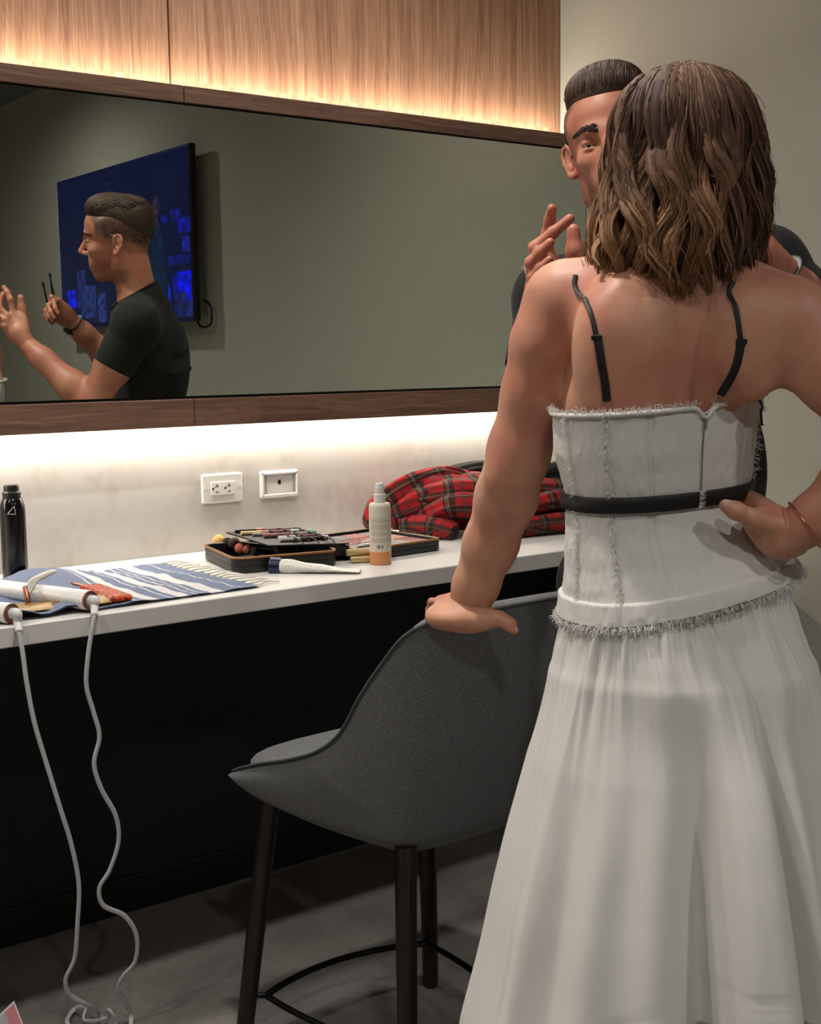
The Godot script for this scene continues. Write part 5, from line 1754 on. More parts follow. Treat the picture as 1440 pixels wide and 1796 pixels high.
func woman_hair(o: Node) -> void:
	var ytop := Vector3(-1.322, 1.733, 1.629).y
	var base := Vector3(-1.322, 1.619, 1.626)
	var env := [[-0.001, 0.004], [0.0, 0.012], [0.0073, 0.040], [0.0181, 0.064], [0.0363, 0.083], [0.0662, 0.098], [0.1043, 0.1055], [0.1424, 0.110], [0.1814, 0.1135], [0.2195, 0.118], [0.2503, 0.121], [0.2812, 0.113], [0.3129, 0.092], [0.335, 0.07]]
	var el := PackedFloat32Array()
	for i in 338: el.append(table(env, (i - 1) * 0.001, 1))
	var nz := noise(241, 1.0, 2)
	var n2 := noise(243, 3.0, 2)
	var ca := Vector3(-1.318, 1.619, 1.629)
	var cb := Vector3(-1.331, 1.618, 1.63)
	var pos := func(d: float, th: float, lf: float):
		var r: float = el[clampi(int(d * 1000.0 + 1.5), 0, 337)] * lf
		r *= 1.0 + 0.06 * nz.get_noise_2d(th * 1.2, d * 5)
		var cx: Vector3 = ca.lerp(cb, smoothstep(0.1, 0.3, d))
		return Vector3(cx.x, ytop - d, cx.z) + WR * cos(th) * r + WF * sin(th) * r * (0.98 if sin(th) < 0 else 0.92)
	# under layer
	var rows := []
	for j in 24:
		var row := PackedVector3Array()
		for i in 48:
			var th := TAU * i / 48 - PI
			var fr := 1.0 - smoothstep(0.75, 1.15, absf(angle_difference(th, 1.17)))
			row.append(pos.call(lerpf(-0.0005, lerpf(0.275, 0.045, fr), j / 23.0), th, 0.0 if j == 0 else 0.86))
		rows.append(row)
	var mb := MB.new()
	mb.col = lin(0.22, 0.145, 0.105)
	mb.grid(rows, true, true)
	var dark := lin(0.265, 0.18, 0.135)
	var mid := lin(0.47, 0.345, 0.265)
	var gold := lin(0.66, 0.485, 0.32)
	var r2 := RandomNumberGenerator.new()
	r2.seed = 11
	for k in 5200:
		var fine := k > 1000
		var deep := k < 240
		var th := r2.randf_range(-PI, PI)
		var d0 := r2.randf_range(-0.001, 0.018) if r2.randf() < 0.5 else r2.randf_range(0.018, 0.15)
		var lf := r2.randf_range(0.90, 1.0) if not fine else r2.randf_range(0.92, 1.025)
		if deep: lf = r2.randf_range(0.82, 0.9)
		var d1 := minf(d0 + r2.randf_range(0.16, 0.32), r2.randf_range(0.262, 0.335))
		var fa := absf(angle_difference(th, 1.17))
		if fa < 1.05:
			d0 = minf(d0, 0.01)
			d1 = r2.randf_range(0.03, 0.052)
		elif sin(th) > 0.2: d1 = minf(d1, 0.27)
		# neighbours wave together, in clumps
		var cl := snappedf(th + 0.1 * nz.get_noise_1d(th * 9), 0.15)
		var ph := nz.get_noise_2d(cl * 7.0, 3.0) * 9.0 + r2.randf_range(-0.35, 0.35)
		var am := (0.115 + 0.10 * nz.get_noise_1d(cl * 5 + 9)) * r2.randf_range(0.7, 1.25)
		var wl := 0.135 + 0.035 * nz.get_noise_1d(cl * 3)
		var flick := r2.randf_range(-0.12, 0.16) if fa > 1.05 else 0.0
		var ps := PackedVector3Array()
		var rad := PackedFloat32Array()
		var cs := []
		var w := r2.randf_range(0.005, 0.0115) if not fine else r2.randf_range(0.00035, 0.0008)
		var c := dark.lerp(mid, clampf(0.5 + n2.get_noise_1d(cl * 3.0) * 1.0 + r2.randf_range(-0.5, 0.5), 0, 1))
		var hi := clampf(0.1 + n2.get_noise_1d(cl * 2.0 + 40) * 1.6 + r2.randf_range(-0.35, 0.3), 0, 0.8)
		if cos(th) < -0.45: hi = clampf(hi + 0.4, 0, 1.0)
		var seg := 16 if not fine else 12
		var pull := r2.randf_range(-0.01, 0.06)
		for j in seg:
			var t := float(j) / (seg - 1)
			var d := lerpf(d0, d1, t)
			var grow := smoothstep(0.03, 0.17, d)
			var gather := 0.22 * (cl - th) * smoothstep(0.14, 0.32, d)
			var tt := th + gather * (0.0 if fa < 1.05 else 1.0) + (0.3 if fa < 1.3 else 1.0) * am * grow * sin(TAU * d / wl + ph)
			var f := lf + 0.07 * grow * cos(TAU * d / wl + ph) + flick * smoothstep(0.7, 1.0, t) * 0.7 - pull * t
			ps.append(pos.call(d, tt, maxf(f, 0.5)))
			var prof := sin(PI * clampf(t * 0.74 + 0.22, 0, 1))
			rad.append(maxf(w * prof, 0.0003))
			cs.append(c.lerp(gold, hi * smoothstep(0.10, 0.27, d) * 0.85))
		var radial := (ps[2] - Vector3(base.x, ps[2].y, base.z)).normalized()
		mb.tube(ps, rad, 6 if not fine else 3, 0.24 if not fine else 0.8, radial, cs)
	# a few strands that stand off
	for k in 46:
		var th := r2.randf_range(-PI, 0.0)
		var d := r2.randf_range(0.0, 0.33)
		var p: Vector3 = pos.call(d, th, 1.0)
		var outw: Vector3 = (p - Vector3(base.x, p.y - 0.02, base.z)).normalized()
		var tg := WR * -sin(th) * r2.randf_range(-1, 1)
		var ps := smooth_path([p, p + outw * 0.010 + tg * 0.015 + Vector3(0, -0.01, 0), p + outw * 0.016 + tg * 0.03 + Vector3(0, -0.028, 0)], 4)
		mb.tube(ps, PackedFloat32Array([0.0005]), 3, 1.0, outw, [mid, mid, mid, mid, mid, mid, mid, mid, mid])
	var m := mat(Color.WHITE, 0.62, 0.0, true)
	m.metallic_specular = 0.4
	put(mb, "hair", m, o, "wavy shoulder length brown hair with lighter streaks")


const MH := Vector3(-0.985, 0, 1.172)
const MF := Vector3(-0.9118, 0, 0.4107)
const MRT := Vector3(-0.4107, 0, -0.9118)

# forward of the ears, towards his right, height
func mp(f: float, r: float, y: float) -> Vector3:
	return MH + MF * f + MRT * r + Vector3(0, y, 0)

# the head is turned and leant: its own frame
const HC := Vector3(-0.9705, 1.706, 1.1655)
const HFW := Vector3(-0.8067, 0.0, 0.591)
const HUP := Vector3(-0.1026, 0.9848, -0.1401)
const HRT := Vector3(-0.582, -0.1736, -0.7944)

func hp(f: float, r: float, y: float) -> Vector3:
	return HC + HFW * f + HRT * r + HUP * (y - 1.69)

func build_man() -> void:
	var o := thing("person", mp(-0.08, -0.045, 0), "person in a black T-shirt raising both hands, facing the person in the white dress", "person")
	var HB := Basis(MRT, Vector3.UP, -MF)
	var nz := noise(301, 9.0, 3)
	var nf := noise(303, 70.0, 2)
	var loc := func(p: Vector3): return Vector3((p - HC).dot(HFW), (p - HC).dot(HUP) + 1.69, (p - HC).dot(HRT))
	var skin := func(p: Vector3, n: Vector3):
		return lin(0.77, 0.535, 0.43).lerp(lin(0.70, 0.43, 0.355), clampf(0.45 + nz.get_noise_3dv(p) * 1.1 + nf.get_noise_3dv(p) * 0.25, 0, 1))
	var hairc := lin(0.20, 0.14, 0.105)
	var face := func(p: Vector3, n: Vector3):
		var q: Vector3 = loc.call(p)
		var c: Color = skin.call(p, n)
		var ar := absf(q.z)
		# eyebrows
		var by := 1.7155 + 0.004 * sin((ar - 0.012) / 0.045 * 2.6)
		if q.x > 0.055 and ar > 0.010 and ar < 0.058 and absf(q.y - by) < 0.0070 * (1.15 - (ar - 0.011) / 0.06):
			c = c.lerp(lin(0.30, 0.20, 0.15), 0.6)
		# lips
		if q.x > 0.072 and ar < 0.022 and q.y < 1.6245 and q.y > 1.6035: return c.lerp(lin(0.60, 0.30, 0.27), 0.7)
		# stubble: many short dark hairs on chin, jaw and lip
		var st := smoothstep(1.655, 1.625, q.y) * smoothstep(-0.035, 0.0, q.x) * smoothstep(1.555, 1.58, q.y + q.x * 0.2)
		if q.x > 0.085 and q.y > 1.628: st *= 0.5
		c = c.lerp(lin(0.30, 0.20, 0.155), clampf(st * (0.5 + 0.5 * nf.get_noise_3dv(p * 6.0)), 0, 0.6))
		# cropped sides and back
		var low := 1.690 + 0.022 * smoothstep(0.02, 0.055, q.x) - 0.03 * smoothstep(-0.03, -0.085, q.x)
		var side := smoothstep(low - 0.012, low + 0.035, q.y + 0.004 * nf.get_noise_3dv(p)) * smoothstep(0.070 + 0.02 * smoothstep(1.74, 1.77, q.y), 0.056, q.x + 0.25 * (1.75 - q.y) * 0.0)
		if absf(q.z) > 0.078 and q.x < 0.02 and q.y < 1.722: side = 0.0
		return c.lerp(hairc, clampf(side * (0.85 + 0.3 * nf.get_noise_3dv(p * 4.0)), 0, 0.97))
	var HD := Basis(HRT, HUP, -HFW)
	var hd := SDF.new()
	hd.ell(hp(-0.003, 0, 1.737), Vector3(0.0765, 0.096, 0.0985), HD, 0.02)
	hd.ell(hp(0.055, 0, 1.740), Vector3(0.062, 0.052, 0.049), HD, 0.03)
	hd.ell(hp(0.043, 0, 1.665), Vector3(0.058, 0.075, 0.060), HD, 0.03)
	hd.cap(hp(0.0985, -0.028, 1.7115), hp(0.0985, 0.028, 1.7115), 0.0115, 0.0115, 0.02)
	for s in [-1.0, 1.0]:
		hd.ell(hp(0.071, 0.04 * s, 1.672), Vector3(0.021, 0.016, 0.022), HD, 0.02)
		hd.cap(hp(0.056, 0.015 * s, 1.592), hp(-0.008, 0.050 * s, 1.622), 0.018, 0.017, 0.025)
		hd.cap(hp(-0.008, 0.051 * s, 1.622), hp(0.0, 0.061 * s, 1.685), 0.017, 0.015, 0.025)
		hd.ell(hp(0.030, 0.066 * s, 1.735), Vector3(0.010, 0.03, 0.03), HD, 0.02)
	hd.ell(hp(0.075, 0, 1.622), Vector3(0.030, 0.028, 0.024), HD, 0.025)
	hd.ell(hp(0.066, 0, 1.589), Vector3(0.021, 0.016, 0.020), HD, 0.02)
	hd.cap(hp(0.1045, 0, 1.701), hp(0.1245, 0, 1.6655), 0.0075, 0.0102, 0.012)
	for s in [-1.0, 1.0]:
		hd.ell(hp(0.110, 0.0115 * s, 1.6595), Vector3(0.0078, 0.0072, 0.0105), HD, 0.006)
		hd.ell(hp(0.1065, 0.033 * s, 1.6955), Vector3(0.0165, 0.0098, 0.014), HD, 0.012, -1.0)
	hd.ell(hp(0.0955, 0, 1.6195), Vector3(0.0205, 0.0042, 0.0075), HD, 0.006)
	hd.ell(hp(0.0930, 0, 1.6085), Vector3(0.0190, 0.0052, 0.0078), HD, 0.006)
	hd.cap(hp(0.1035, -0.019, 1.614), hp(0.1035, 0.019, 1.614), 0.0022, 0.0022, 0.004, -1.0)
	hd.cap(hp(-0.026, 0.0, 1.632), mp(-0.068, -0.025, 1.49), 0.057, 0.064, 0.03)
	hd.cap(mp(-0.068, -0.025, 1.52), mp(-0.06, 0.06, 1.478), 0.055, 0.045, 0.03)
	hd.cap(mp(-0.068, -0.025, 1.52), mp(-0.06, -0.14, 1.478), 0.055, 0.045, 0.03)
	for s in [-1.0, 1.0]:
		var ex: Vector3 = (HFW * 0.93 + HRT * 0.36 * s * -1.0).normalized()
		var ey: Vector3 = (HUP + HFW * -0.16).normalized()
		var eo: Vector3 = hp(-0.006, 0.0785 * s, 1.690)
		var ez: Vector3 = HRT * s
		var rim := []
		var rr := []
		for q in [[0.008, -0.004, 0.002], [0.0145, 0.008, 0.004], [0.0125, 0.023, 0.007], [0.002, 0.0315, 0.0105], [-0.010, 0.0285, 0.0135], [-0.017, 0.016, 0.0155], [-0.0165, 0.001, 0.0145], [-0.010, -0.014, 0.011], [-0.002, -0.025, 0.008], [0.006, -0.0275, 0.005], [0.0085, -0.019, 0.002]]:
			rim.append(eo + ex * q[0] + ey * q[1] + ez * q[2])
			rr.append(0.0036)
		rr[8] = 0.0062; rr[9] = 0.0058
		hd.chain(rim, rr, 0.003)
		hd.ell(eo + ex * -0.004 + ey * 0.003 + ez * 0.003, Vector3(0.0145, 0.026, 0.0045), Basis(ex, ey, ex.cross(ey)), 0.004)
		hd.chain([eo + ex * 0.001 + ey * 0.022 + ez * 0.0085, eo + ex * -0.009 + ey * 0.010 + ez * 0.0105, eo + ex * -0.0075 + ey * -0.006 + ez * 0.009, eo + ex * 0.002 + ey * -0.013 + ez * 0.006], [0.003, 0.0034, 0.0032, 0.003], 0.003)
		hd.ell(eo + ex * 0.004 + ey * 0.002 + ez * 0.009, Vector3(0.0065, 0.0095, 0.008), Basis(ex, ey, ex.cross(ey)), 0.003, -1.0)
	# lids
	for s in [-1.0, 1.0]:
		hd.ell(hp(0.0900, 0.0325 * s, 1.6992), Vector3(0.0155, 0.0068, 0.0125), HD, 0.004)
		hd.ell(hp(0.0888, 0.0325 * s, 1.6875), Vector3(0.0150, 0.0045, 0.0120), HD, 0.004)
	var mb := MB.new()
	hd.mesh(mb, 0.0030, face)
	for s in [-1.0, 1.0]:
		mb.col = lin(0.78, 0.74, 0.71)
		mb.ball(hp(0.0878, 0.0325 * s, 1.6945), Basis().scaled(Vector3.ONE * 0.0122), 18, 12)
		mb.col = lin(0.20, 0.17, 0.15)
		mb.ball(hp(0.0962, 0.0325 * s + 0.001, 1.6935), Basis().scaled(Vector3.ONE * 0.0052), 14, 10)
	# arms
	var shR := mp(-0.05, 0.140, 1.448)
	var elR := mp(0.09, 0.125, 1.212)
	var wrR := mp(0.276, 0.012, 1.392)
	var shL := mp(-0.05, -0.262, 1.488)
	var elL := mp(0.0, -0.43, 1.315)
	var wrL := mp(0.158, -0.330, 1.476)
	var s := SDF.new()
	s.chain([shR, shR.lerp(elR, 0.5), elR, elR.lerp(wrR, 0.3), elR.lerp(wrR, 0.75), wrR], [0.056, 0.055, 0.043, 0.046, 0.034, 0.029], 0.025)
	s.chain([shL, shL.lerp(elL, 0.5), elL, elL.lerp(wrL, 0.3), elL.lerp(wrL, 0.75), wrL], [0.056, 0.053, 0.043, 0.046, 0.034, 0.029], 0.025)
	s.ell(mp(-0.085, -0.045, 1.36), Vector3(0.16, 0.14, 0.10), HB, 0.03)
	s.ell(mp(-0.085, -0.045, 1.12), Vector3(0.14, 0.2, 0.09), HB, 0.03)
	s.mesh(mb, 0.0085, skin)
	# right hand: fingers lifted, read from both views
	var hr := SDF.new()
	hr.cap(wrR, mp(0.30, 0.005, 1.43), 0.028, 0.026, 0.02)
	hr.ell(mp(0.308, -0.002, 1.452), Vector3(0.016, 0.052, 0.038), Basis(MRT.rotated(MF, -0.25), Vector3.UP.rotated(MF, -0.25), -MF), 0.02)
	hr.chain([mp(0.30, -0.012, 1.44), mp(0.315, -0.008, 1.487), Vector3(-1.275, 1.532, 1.311), Vector3(-1.28, 1.554, 1.322), Vector3(-1.286, 1.57, 1.333)], [0.014, 0.0105, 0.0095, 0.0088, 0.0078], 0.006)
	hr.chain([mp(0.31, 0.0, 1.44), mp(0.334, 0.004, 1.482), Vector3(-1.311, 1.51, 1.321), Vector3(-1.295, 1.532, 1.346), Vector3(-1.278, 1.552, 1.366)], [0.014, 0.0108, 0.0098, 0.009, 0.0078], 0.006)
	hr.chain([mp(0.315, 0.004, 1.435), mp(0.340, 0.010, 1.470), Vector3(-1.323, 1.486, 1.325), Vector3(-1.318, 1.501, 1.341), Vector3(-1.311, 1.515, 1.356)], [0.014, 0.0102, 0.0094, 0.0086, 0.0075], 0.006)
	hr.chain([mp(0.315, 0.006, 1.425), mp(0.340, 0.012, 1.452), Vector3(-1.321, 1.464, 1.327), Vector3(-1.318, 1.477, 1.344), Vector3(-1.312, 1.489, 1.356)], [0.013, 0.0092, 0.0084, 0.0076, 0.0066], 0.006)
	hr.chain([mp(0.285, -0.008, 1.42), mp(0.285, -0.032, 1.455), Vector3(-1.234, 1.507, 1.331), Vector3(-1.236, 1.539, 1.33)], [0.017, 0.0145, 0.0128, 0.0105], 0.01)
	hr.mesh(mb, 0.003, skin)
	# left hand: a brush pinched between thumb and fingers
	var hl := SDF.new()
	var along := mp(0.238, -0.272, 1.550) - wrL
	var g1 := Vector3(-1.07, 1.56, 1.498)
	var tips := hand(hl, wrL, along, MRT * 0.8 + Vector3(0, -0.25, 0) + MF * 0.25, Vector3(0, 1, 0) + MF * 0.2, [[4, 58, 50, 30], [1, 60, 55, 30], [-4, 66, 58, 32], [-9, 70, 58, 32]], [], 0.97)
	hl.chain([wrL.lerp(wrL + along, 0.3) + Vector3(0, 0.012, 0), wrL + along * 0.62 + MRT * 0.03 + Vector3(0, 0.02, 0), g1 + Vector3(0, -0.008, 0) + MRT * 0.010], [0.0155, 0.0125, 0.0092], 0.008)
	hl.cap(wrL, wrL + along * 0.3, 0.028, 0.026, 0.02)
	hl.mesh(mb, 0.003, skin)
	put(mb, "body", skin_mat(), o)
	shirt_and_trousers(o, HB, shR, elR, shL, elL)
	man_hair(o, hd)
	# wristwatch and ring
	mb = MB.new()
	var ax := (wrL - elL).normalized()
	var c := wrL - ax * 0.016
	var u := ax.cross(Vector3.UP).normalized()
	var w := u.cross(ax)
	var ps := PackedVector3Array()
	for i in 33:
		var a := TAU * i / 32
		ps.append(c + u * cos(a) * 0.031 + w * sin(a) * 0.031)
	mb.tube(ps, PackedFloat32Array([0.009]), 8, 0.22, ax)
	mb.box(Vector3(-0.014, -0.014, -0.004), Vector3(0.014, 0.014, 0.004), 0.002, Transform3D(Basis(ax, w.cross(ax) * 1.0, w).orthonormalized(), c - w * 0.034))
	put(mb, "wristwatch", mat(Color(0.03, 0.028, 0.028), 0.4), o, "dark wristwatch")
	mb = MB.new()
	var k0 := mp(0.340, 0.010, 1.470)
	var k1 := Vector3(-1.323, 1.486, 1.325)
	var rc := k0.lerp(k1, 0.55)
	var ra := (k1 - k0).normalized()
	var ru := ra.cross(Vector3.UP).normalized()
	var rw := ru.cross(ra)
	ps = PackedVector3Array()
	for i in 25:
		var a := TAU * i / 24
		ps.append(rc + ru * cos(a) * 0.0105 + rw * sin(a) * 0.0105)
	mb.tube(ps, PackedFloat32Array([0.003]), 6, 0.4, ra)
	mb.box(Vector3(-0.005, -0.005, -0.003), Vector3(0.005, 0.005, 0.003), 0.0015, Transform3D(Basis(ra, MRT.cross(ra).normalized(), MRT).orthonormalized(), rc + MRT * 0.0125))
	put(mb, "ring", mat(Color(0.78, 0.76, 0.72), 0.2, 0.9), o, "silver signet ring")
	# brushes in the hand are things of their own
	for e in [[Vector3(-1.071, 1.631, 1.505), Vector3(-1.068, 1.59, 1.5), Vector3(-1.061, 1.531, 1.494), "fine black make-up brush held upright by the person in black", "fine_brush"], [Vector3(-1.097, 1.601, 1.503), Vector3(-1.084, 1.538, 1.504), Vector3(-1.066, 1.466, 1.502), "longer black make-up brush slanting across the raised hand", "long_brush"]]:
		var t := thing(e[4], e[2], e[3], "make-up brush", "brushes in the raised hand")
		mb = MB.new()
		var dv: Vector3 = (e[0] - e[2]).normalized()
		mb.tube(smooth_path([e[2], e[1], e[0] - dv * 0.018], 5), PackedFloat32Array([0.0032, 0.0042, 0.0045, 0.0042, 0.004, 0.0036, 0.0032, 0.003, 0.0028, 0.0026]), 8)
		put(mb, "brush_handle", mat(Color(0.02, 0.018, 0.018), 0.3), t)
		mb = MB.new()
		mb.tube(PackedVector3Array([e[0] - dv * 0.019, e[0] - dv * 0.012, e[0] - dv * 0.005, e[0]]), PackedFloat32Array([0.0026, 0.0042, 0.0036, 0.0008]), 8)
		put(mb, "bristles", mat(Color(0.03, 0.025, 0.022), 0.9), t)

func shirt_and_trousers(o: Node, HB: Basis, shR: Vector3, elR: Vector3, shL: Vector3, elL: Vector3) -> void:
	var s := SDF.new()
	s.ell(mp(-0.085, -0.065, 1.365), Vector3(0.182, 0.175, 0.118), HB, 0.04)
	s.ell(mp(-0.08, -0.085, 1.12), Vector3(0.180, 0.24, 0.112), HB, 0.06)
	s.ell(mp(-0.125, -0.045, 1.33), Vector3(0.14, 0.16, 0.085), HB, 0.05)
	s.cap(shR + Vector3(0, 0.0, 0), shL, 0.062, 0.062, 0.05)
	s.cap(mp(-0.07, -0.03, 1.515), shR, 0.066, 0.058, 0.05)
	s.cap(mp(-0.07, -0.05, 1.515), shL, 0.066, 0.058, 0.05)
	s.cap(mp(-0.072, -0.022, 1.49), mp(-0.055, -0.014, 1.565), 0.076, 0.068, 0.03)
	s.cap(shR, shR.lerp(elR, 0.2), 0.064, 0.062, 0.03)
	s.cap(shL, shL.lerp(elL, 0.2), 0.064, 0.062, 0.03)
	var lng := noise(331, 14.0, 2)
	for k in 9:
		# soft drag folds from the armpit and round the waist
		var y := 1.36 - 0.045 * k
		s.cap(mp(-0.215 + 0.004 * (k % 3), 0.02 + 0.01 * k, y), mp(-0.15, 0.125, y - 0.03 + 0.012 * (k % 2)), 0.008, 0.004, 0.02, -1.0 if k % 2 == 0 else 1.0)
	var keep := func(p: Vector3):
		var f := (p - MH).dot(MF)
		var r := (p - MH).dot(MRT)
		if p.y > 1.528 - 0.561 * (f + 0.014) and absf(r + 0.02) < 0.125: return false
		return p.y > 0.905
	var mb := MB.new()
	s.mesh(mb, 0.0085, null, keep)
	var cot := mat(Color(0.045, 0.05, 0.058), 0.9)
	cot.rim_enabled = true
	cot.rim = 0.3
	var tee := put(mb, "t_shirt", cot, o, "plain black short sleeved T-shirt")
	for e in [[shR, elR, 0.535, "sleeve"], [shL, elL, 0.66, "sleeve"]]:
		var ax: Vector3 = (e[1] - e[0]).normalized()
		var ln: float = e[0].distance_to(e[1])
		var u := ax.cross(MF).normalized()
		var w := u.cross(ax)
		var rows := []
		for q in [[0.02, 0.060], [0.10, 0.0645], [0.2, 0.0655], [0.3, 0.065], [0.4, 0.0645], [e[2] - 0.035, 0.064], [e[2] - 0.03, 0.0628], [e[2] - 0.024, 0.064], [e[2], 0.0642], [e[2] + 0.004, 0.062], [e[2] - 0.03, 0.0575]]:
			var row := PackedVector3Array()
			for i in 40:
				var a := TAU * i / 40
				var rr: float = q[1] + 0.0022 * sin(a * 3 + q[0] * 14) * smoothstep(0.05, 0.4, q[0])
				row.append(e[0] + ax * ln * q[0] + (u * cos(a) + w * sin(a)) * rr)
			rows.append(row)
		mb = MB.new()
		mb.grid(rows, true, false)
		put(mb, "sleeve", cot, tee)
	# neckband
	mb = MB.new()
	var ps := PackedVector3Array()
	var all := s.all()
	for i in 41:
		var a := TAU * i / 40
		var q := mp(-0.066, -0.02, 1.545)
		var d := MF * cos(a) + MRT * sin(a)
		d.y = -0.561 * cos(a)
		var lo := 0.03
		var hi := 0.13
		for k in 14:
			var m := (lo + hi) / 2
			if s.ev(q + d * m + Vector3(0, 1.5572 - 1.545, 0), all) < 0: lo = m
			else: hi = m
		ps.append(q + d * lo + Vector3(0, 1.5572 - 1.545 - 0.004, 0))
	mb.tube(ps, PackedFloat32Array([0.0065]), 6, 0.5, Vector3.UP)
	put(mb, "neckband", cot, tee)
	var t := SDF.new()
	t.ell(mp(-0.085, -0.085, 0.96), Vector3(0.180, 0.10, 0.115), HB, 0.04)
	for sd in [-1.0, 1.0]:
		var h := mp(-0.085, -0.045 + 0.088 * sd, 0.90)
		t.chain([h, mp(-0.07, -0.045 + 0.10 * sd, 0.5), mp(-0.10, -0.045 + 0.11 * sd, 0.07)], [0.095, 0.072, 0.058], 0.04)
	mb = MB.new()
	t.mesh(mb, 0.014)
	put(mb, "trousers", mat(Color(0.035, 0.036, 0.04), 0.85), o)
	for sd in [-1.0, 1.0]:
		var b := SDF.new()
		b.cap(mp(-0.13, -0.045 + 0.11 * sd, 0.05), mp(0.07, -0.045 + 0.12 * sd, 0.038), 0.048, 0.036, 0.02)
		mb = MB.new()
		b.mesh(mb, 0.01, func(_p, _n): return Color(1, 1, 1), func(p): return p.y > 0.004)
		put(mb, "shoe", mat(Color(0.03, 0.03, 0.03), 0.4), o)

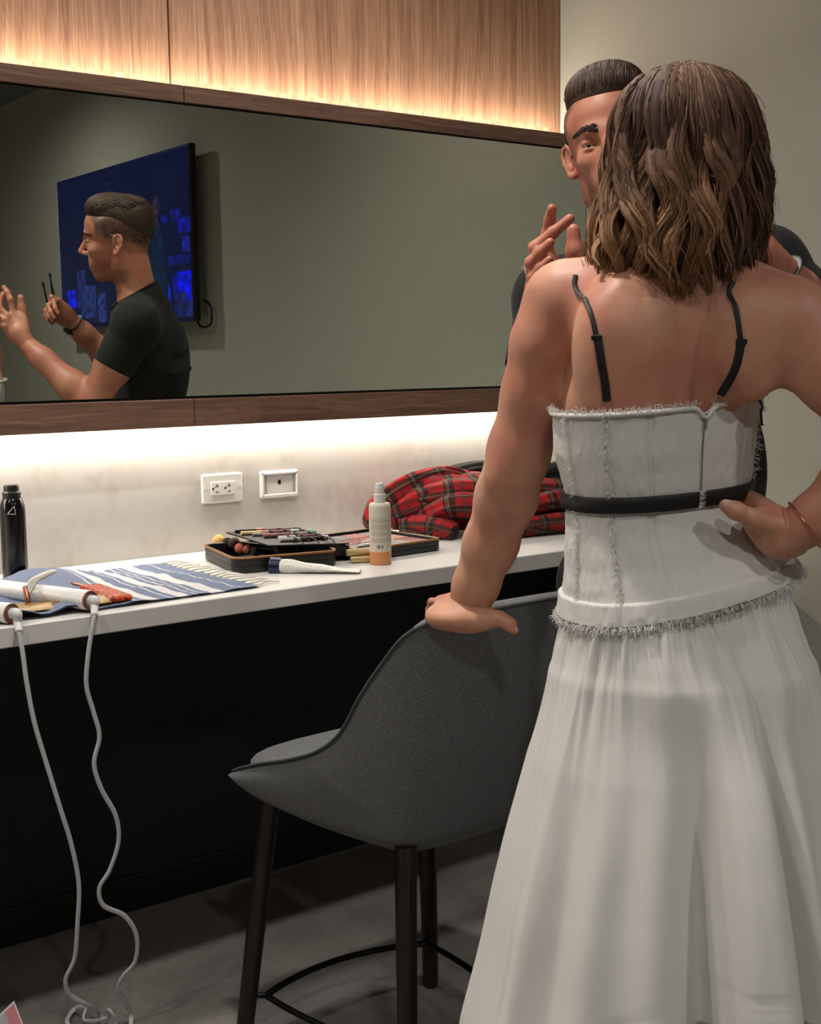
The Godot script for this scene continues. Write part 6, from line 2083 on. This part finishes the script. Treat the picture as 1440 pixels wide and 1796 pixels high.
func man_hair(o: Node, hd: SDF) -> void:
	var HB := Basis(HRT, HUP, -HFW)
	var s := SDF.new()
	s.ell(hp(-0.002, 0.0, 1.782), Vector3(0.0745, 0.052, 0.099), HB, 0.02)
	s.ell(hp(0.042, -0.004, 1.796), Vector3(0.058, 0.036, 0.050), HB, 0.03)
	s.ell(hp(-0.045, 0, 1.752), Vector3(0.070, 0.062, 0.062), HB, 0.03)
	var n1 := noise(341, 30.0, 2)
	var dark := lin(0.17, 0.115, 0.085)
	var lite := lin(0.33, 0.24, 0.175)
	var tone := func(p: Vector3, n: Vector3):
		var r := (p - HC).dot(HRT)
		return dark.lerp(lite, clampf(0.35 + n1.get_noise_2d(r * 24.0, p.y * 3.0) * 0.8, 0, 1))
	var mb := MB.new()
	s.mesh(mb, 0.0034, tone, func(p): return (p - HC).dot(HUP) + 1.69 > 1.746 + 0.24 * maxf((p - HC).dot(HFW), 0.0) - 0.03 * smoothstep(-0.02, -0.09, (p - HC).dot(HFW)))
	# combed strands from the hairline back over the crown
	var all := s.all()
	var r2 := RandomNumberGenerator.new()
	r2.seed = 17
	var o2 := hp(-0.005, 0, 1.768)
	for k in 760:
		var r := r2.randf_range(-0.064, 0.067)
		var a0 := r2.randf_range(8.0, 22.0) if k < 330 else r2.randf_range(22.0, 120.0)
		var sweep := r2.randf_range(38.0, 75.0)
		var tilt := r2.randf_range(-0.02, 0.012)
		var ps := PackedVector3Array()
		for j in 10:
			var a := deg_to_rad(a0 + sweep * j / 9.0)
			if a > 2.7: break
			var d := HFW * cos(a) + HUP * sin(a)
			var q := o2 + HRT * (r + tilt * j / 9.0) + d * 0.16
			for it in 26:
				var e := s.ev(q, all)
				q -= d * maxf(e * 0.85, 0.0003)
				if e < 0.0006 or (q - o2).dot(d) < 0.02: break
			if (q - o2).dot(d) < 0.03: continue
			ps.append(q + d * (0.0008 + 0.0022 * sin(PI * j / 9.0)))
		if ps.size() < 5: continue
		var c := dark.lerp(lite, r2.randf() * 0.9)
		var cs := []
		for j in ps.size(): cs.append(c)
		mb.tube(ps, PackedFloat32Array([0.0008, 0.0017, 0.0022, 0.0022, 0.002, 0.0019, 0.0016, 0.0013, 0.0008, 0.0004]), 5, 0.5, HUP, cs)
	# cropped sides and nape: short hairs lying on the scalp; then the eyebrows
	var hall := hd.all()
	for k in 900:
		var an := r2.randf_range(1.12, PI) * (1.0 if k % 2 == 0 else -1.0)
		var y := r2.randf_range(1.695, 1.775)
		if absf(an) < 1.35: y = maxf(y, 1.722)
		var d := HFW * cos(an) + HRT * sin(an)
		var q := hp(0, 0, y) + d * 0.14
		for it in 22:
			var e := hd.ev(q, hall)
			q -= d * maxf(e * 0.85, 0.0003)
			if e < 0.0005: break
		if absf((q - HC).dot(HRT)) > 0.080: continue
		var back := (d.cross(HUP) * (1.0 if k % 2 == 0 else -1.0) * 0.5 - HUP).normalized()
		var c := dark.lerp(lite, r2.randf() * 0.6)
		mb.tube(PackedVector3Array([q - d * 0.0006, q + back * 0.004 + d * 0.0008, q + back * 0.008 + d * 0.0002]), PackedFloat32Array([0.0005, 0.0006, 0.0003]), 3, 1.0, d, [c, c, c])
	for k in 300:
		var sgn := 1.0 if k % 2 == 0 else -1.0
		var u := r2.randf()
		var ar := lerpf(0.011, 0.057, u)
		var y := 1.7150 + 0.0045 * sin(u * 2.6) + r2.randf_range(-1.0, 1.0) * 0.0062 * (1.1 - 0.75 * u)
		var q := hp(0.15, ar * sgn, y)
		for it in 26:
			var e := hd.ev(q, hall)
			q -= HFW * maxf(e * 0.8, 0.0003)
			if e < 0.0005: break
		var dr := (HRT * sgn + HUP * lerpf(0.9, -0.25, u) - HFW * 0.5 * u).normalized()
		var c := dark.lerp(lite, r2.randf() * 0.3)
		mb.tube(PackedVector3Array([q, q + dr * 0.0035 + HFW * 0.0012, q + dr * 0.0075 + HFW * 0.0002 - HFW * 0.003 * u]), PackedFloat32Array([0.0006, 0.0006, 0.0003]), 3, 1.0, HFW, [c, c, c])
	var m := mat(Color.WHITE, 0.55, 0.0, true)
	put(mb, "hair", m, o, "short brown hair combed back with cropped sides")


func _ready() -> void:
	rng.seed = 7
	var cam := Camera3D.new()
	cam.name = "camera"
	add_child(cam)
	cam.fov = 43.27
	cam.position = Vector3(-2.7094, 1.3433, 2.85)
	cam.basis = Basis(Vector3(0.798788, -0.013482, 0.601461), Vector3(0.082773, 0.992704, -0.087678), Vector3(-0.595891, 0.119821, 0.794076))
	cam.current = true
	var we := WorldEnvironment.new()
	we.name = "environment"
	var env := Environment.new()
	env.background_mode = Environment.BG_COLOR
	env.background_color = Color(0, 0, 0)
	env.tonemap_mode = Environment.TONE_MAPPER_LINEAR
	env.tonemap_exposure = 1.0
	env.sdfgi_enabled = true
	env.ssao_enabled = true
	env.ssil_enabled = true
	we.environment = env
	add_child(we)
	var warm := Color(1.0, 0.965, 0.925)
	var cool := Color(1.0, 0.98, 0.955)
	downlight(Vector3(-1.75, CEIL, 1.28), 2.6, warm, "recessed ceiling downlight above the grey stool")
	downlight(Vector3(-3.3, CEIL, 1.28), 2.6, warm, "recessed ceiling downlight towards the open end of the mirror")
	downlight(Vector3(-0.95, CEIL, 0.59), 0.95, cool, "recessed ceiling downlight over the plaid shirt on the counter", 82.0)
	downlight(Vector3(-2.3, CEIL, 0.59), 0.9, cool, "recessed ceiling downlight over the striped towel on the counter", 82.0)
	downlight(Vector3(-0.9, CEIL, 3.4), 1.7, cool, "recessed ceiling downlight in front of the television", 86.0)
	downlight(Vector3(-2.6, CEIL, 3.2), 3.0, cool, "recessed ceiling downlight in the middle of the room")
	build_room()
	build_mirror()
	build_counter()
	build_television()
	outlet(Vector3(-1.219, 0.9865, 0), Vector3(-1.103, 1.06, 0), true)
	outlet(Vector3(-1.053, 0.9872, 0), Vector3(-0.9381, 1.057, 0), false)
	build_stool()
	build_counter_things()
	build_plaid_shirt()
	build_woman()
	build_man()
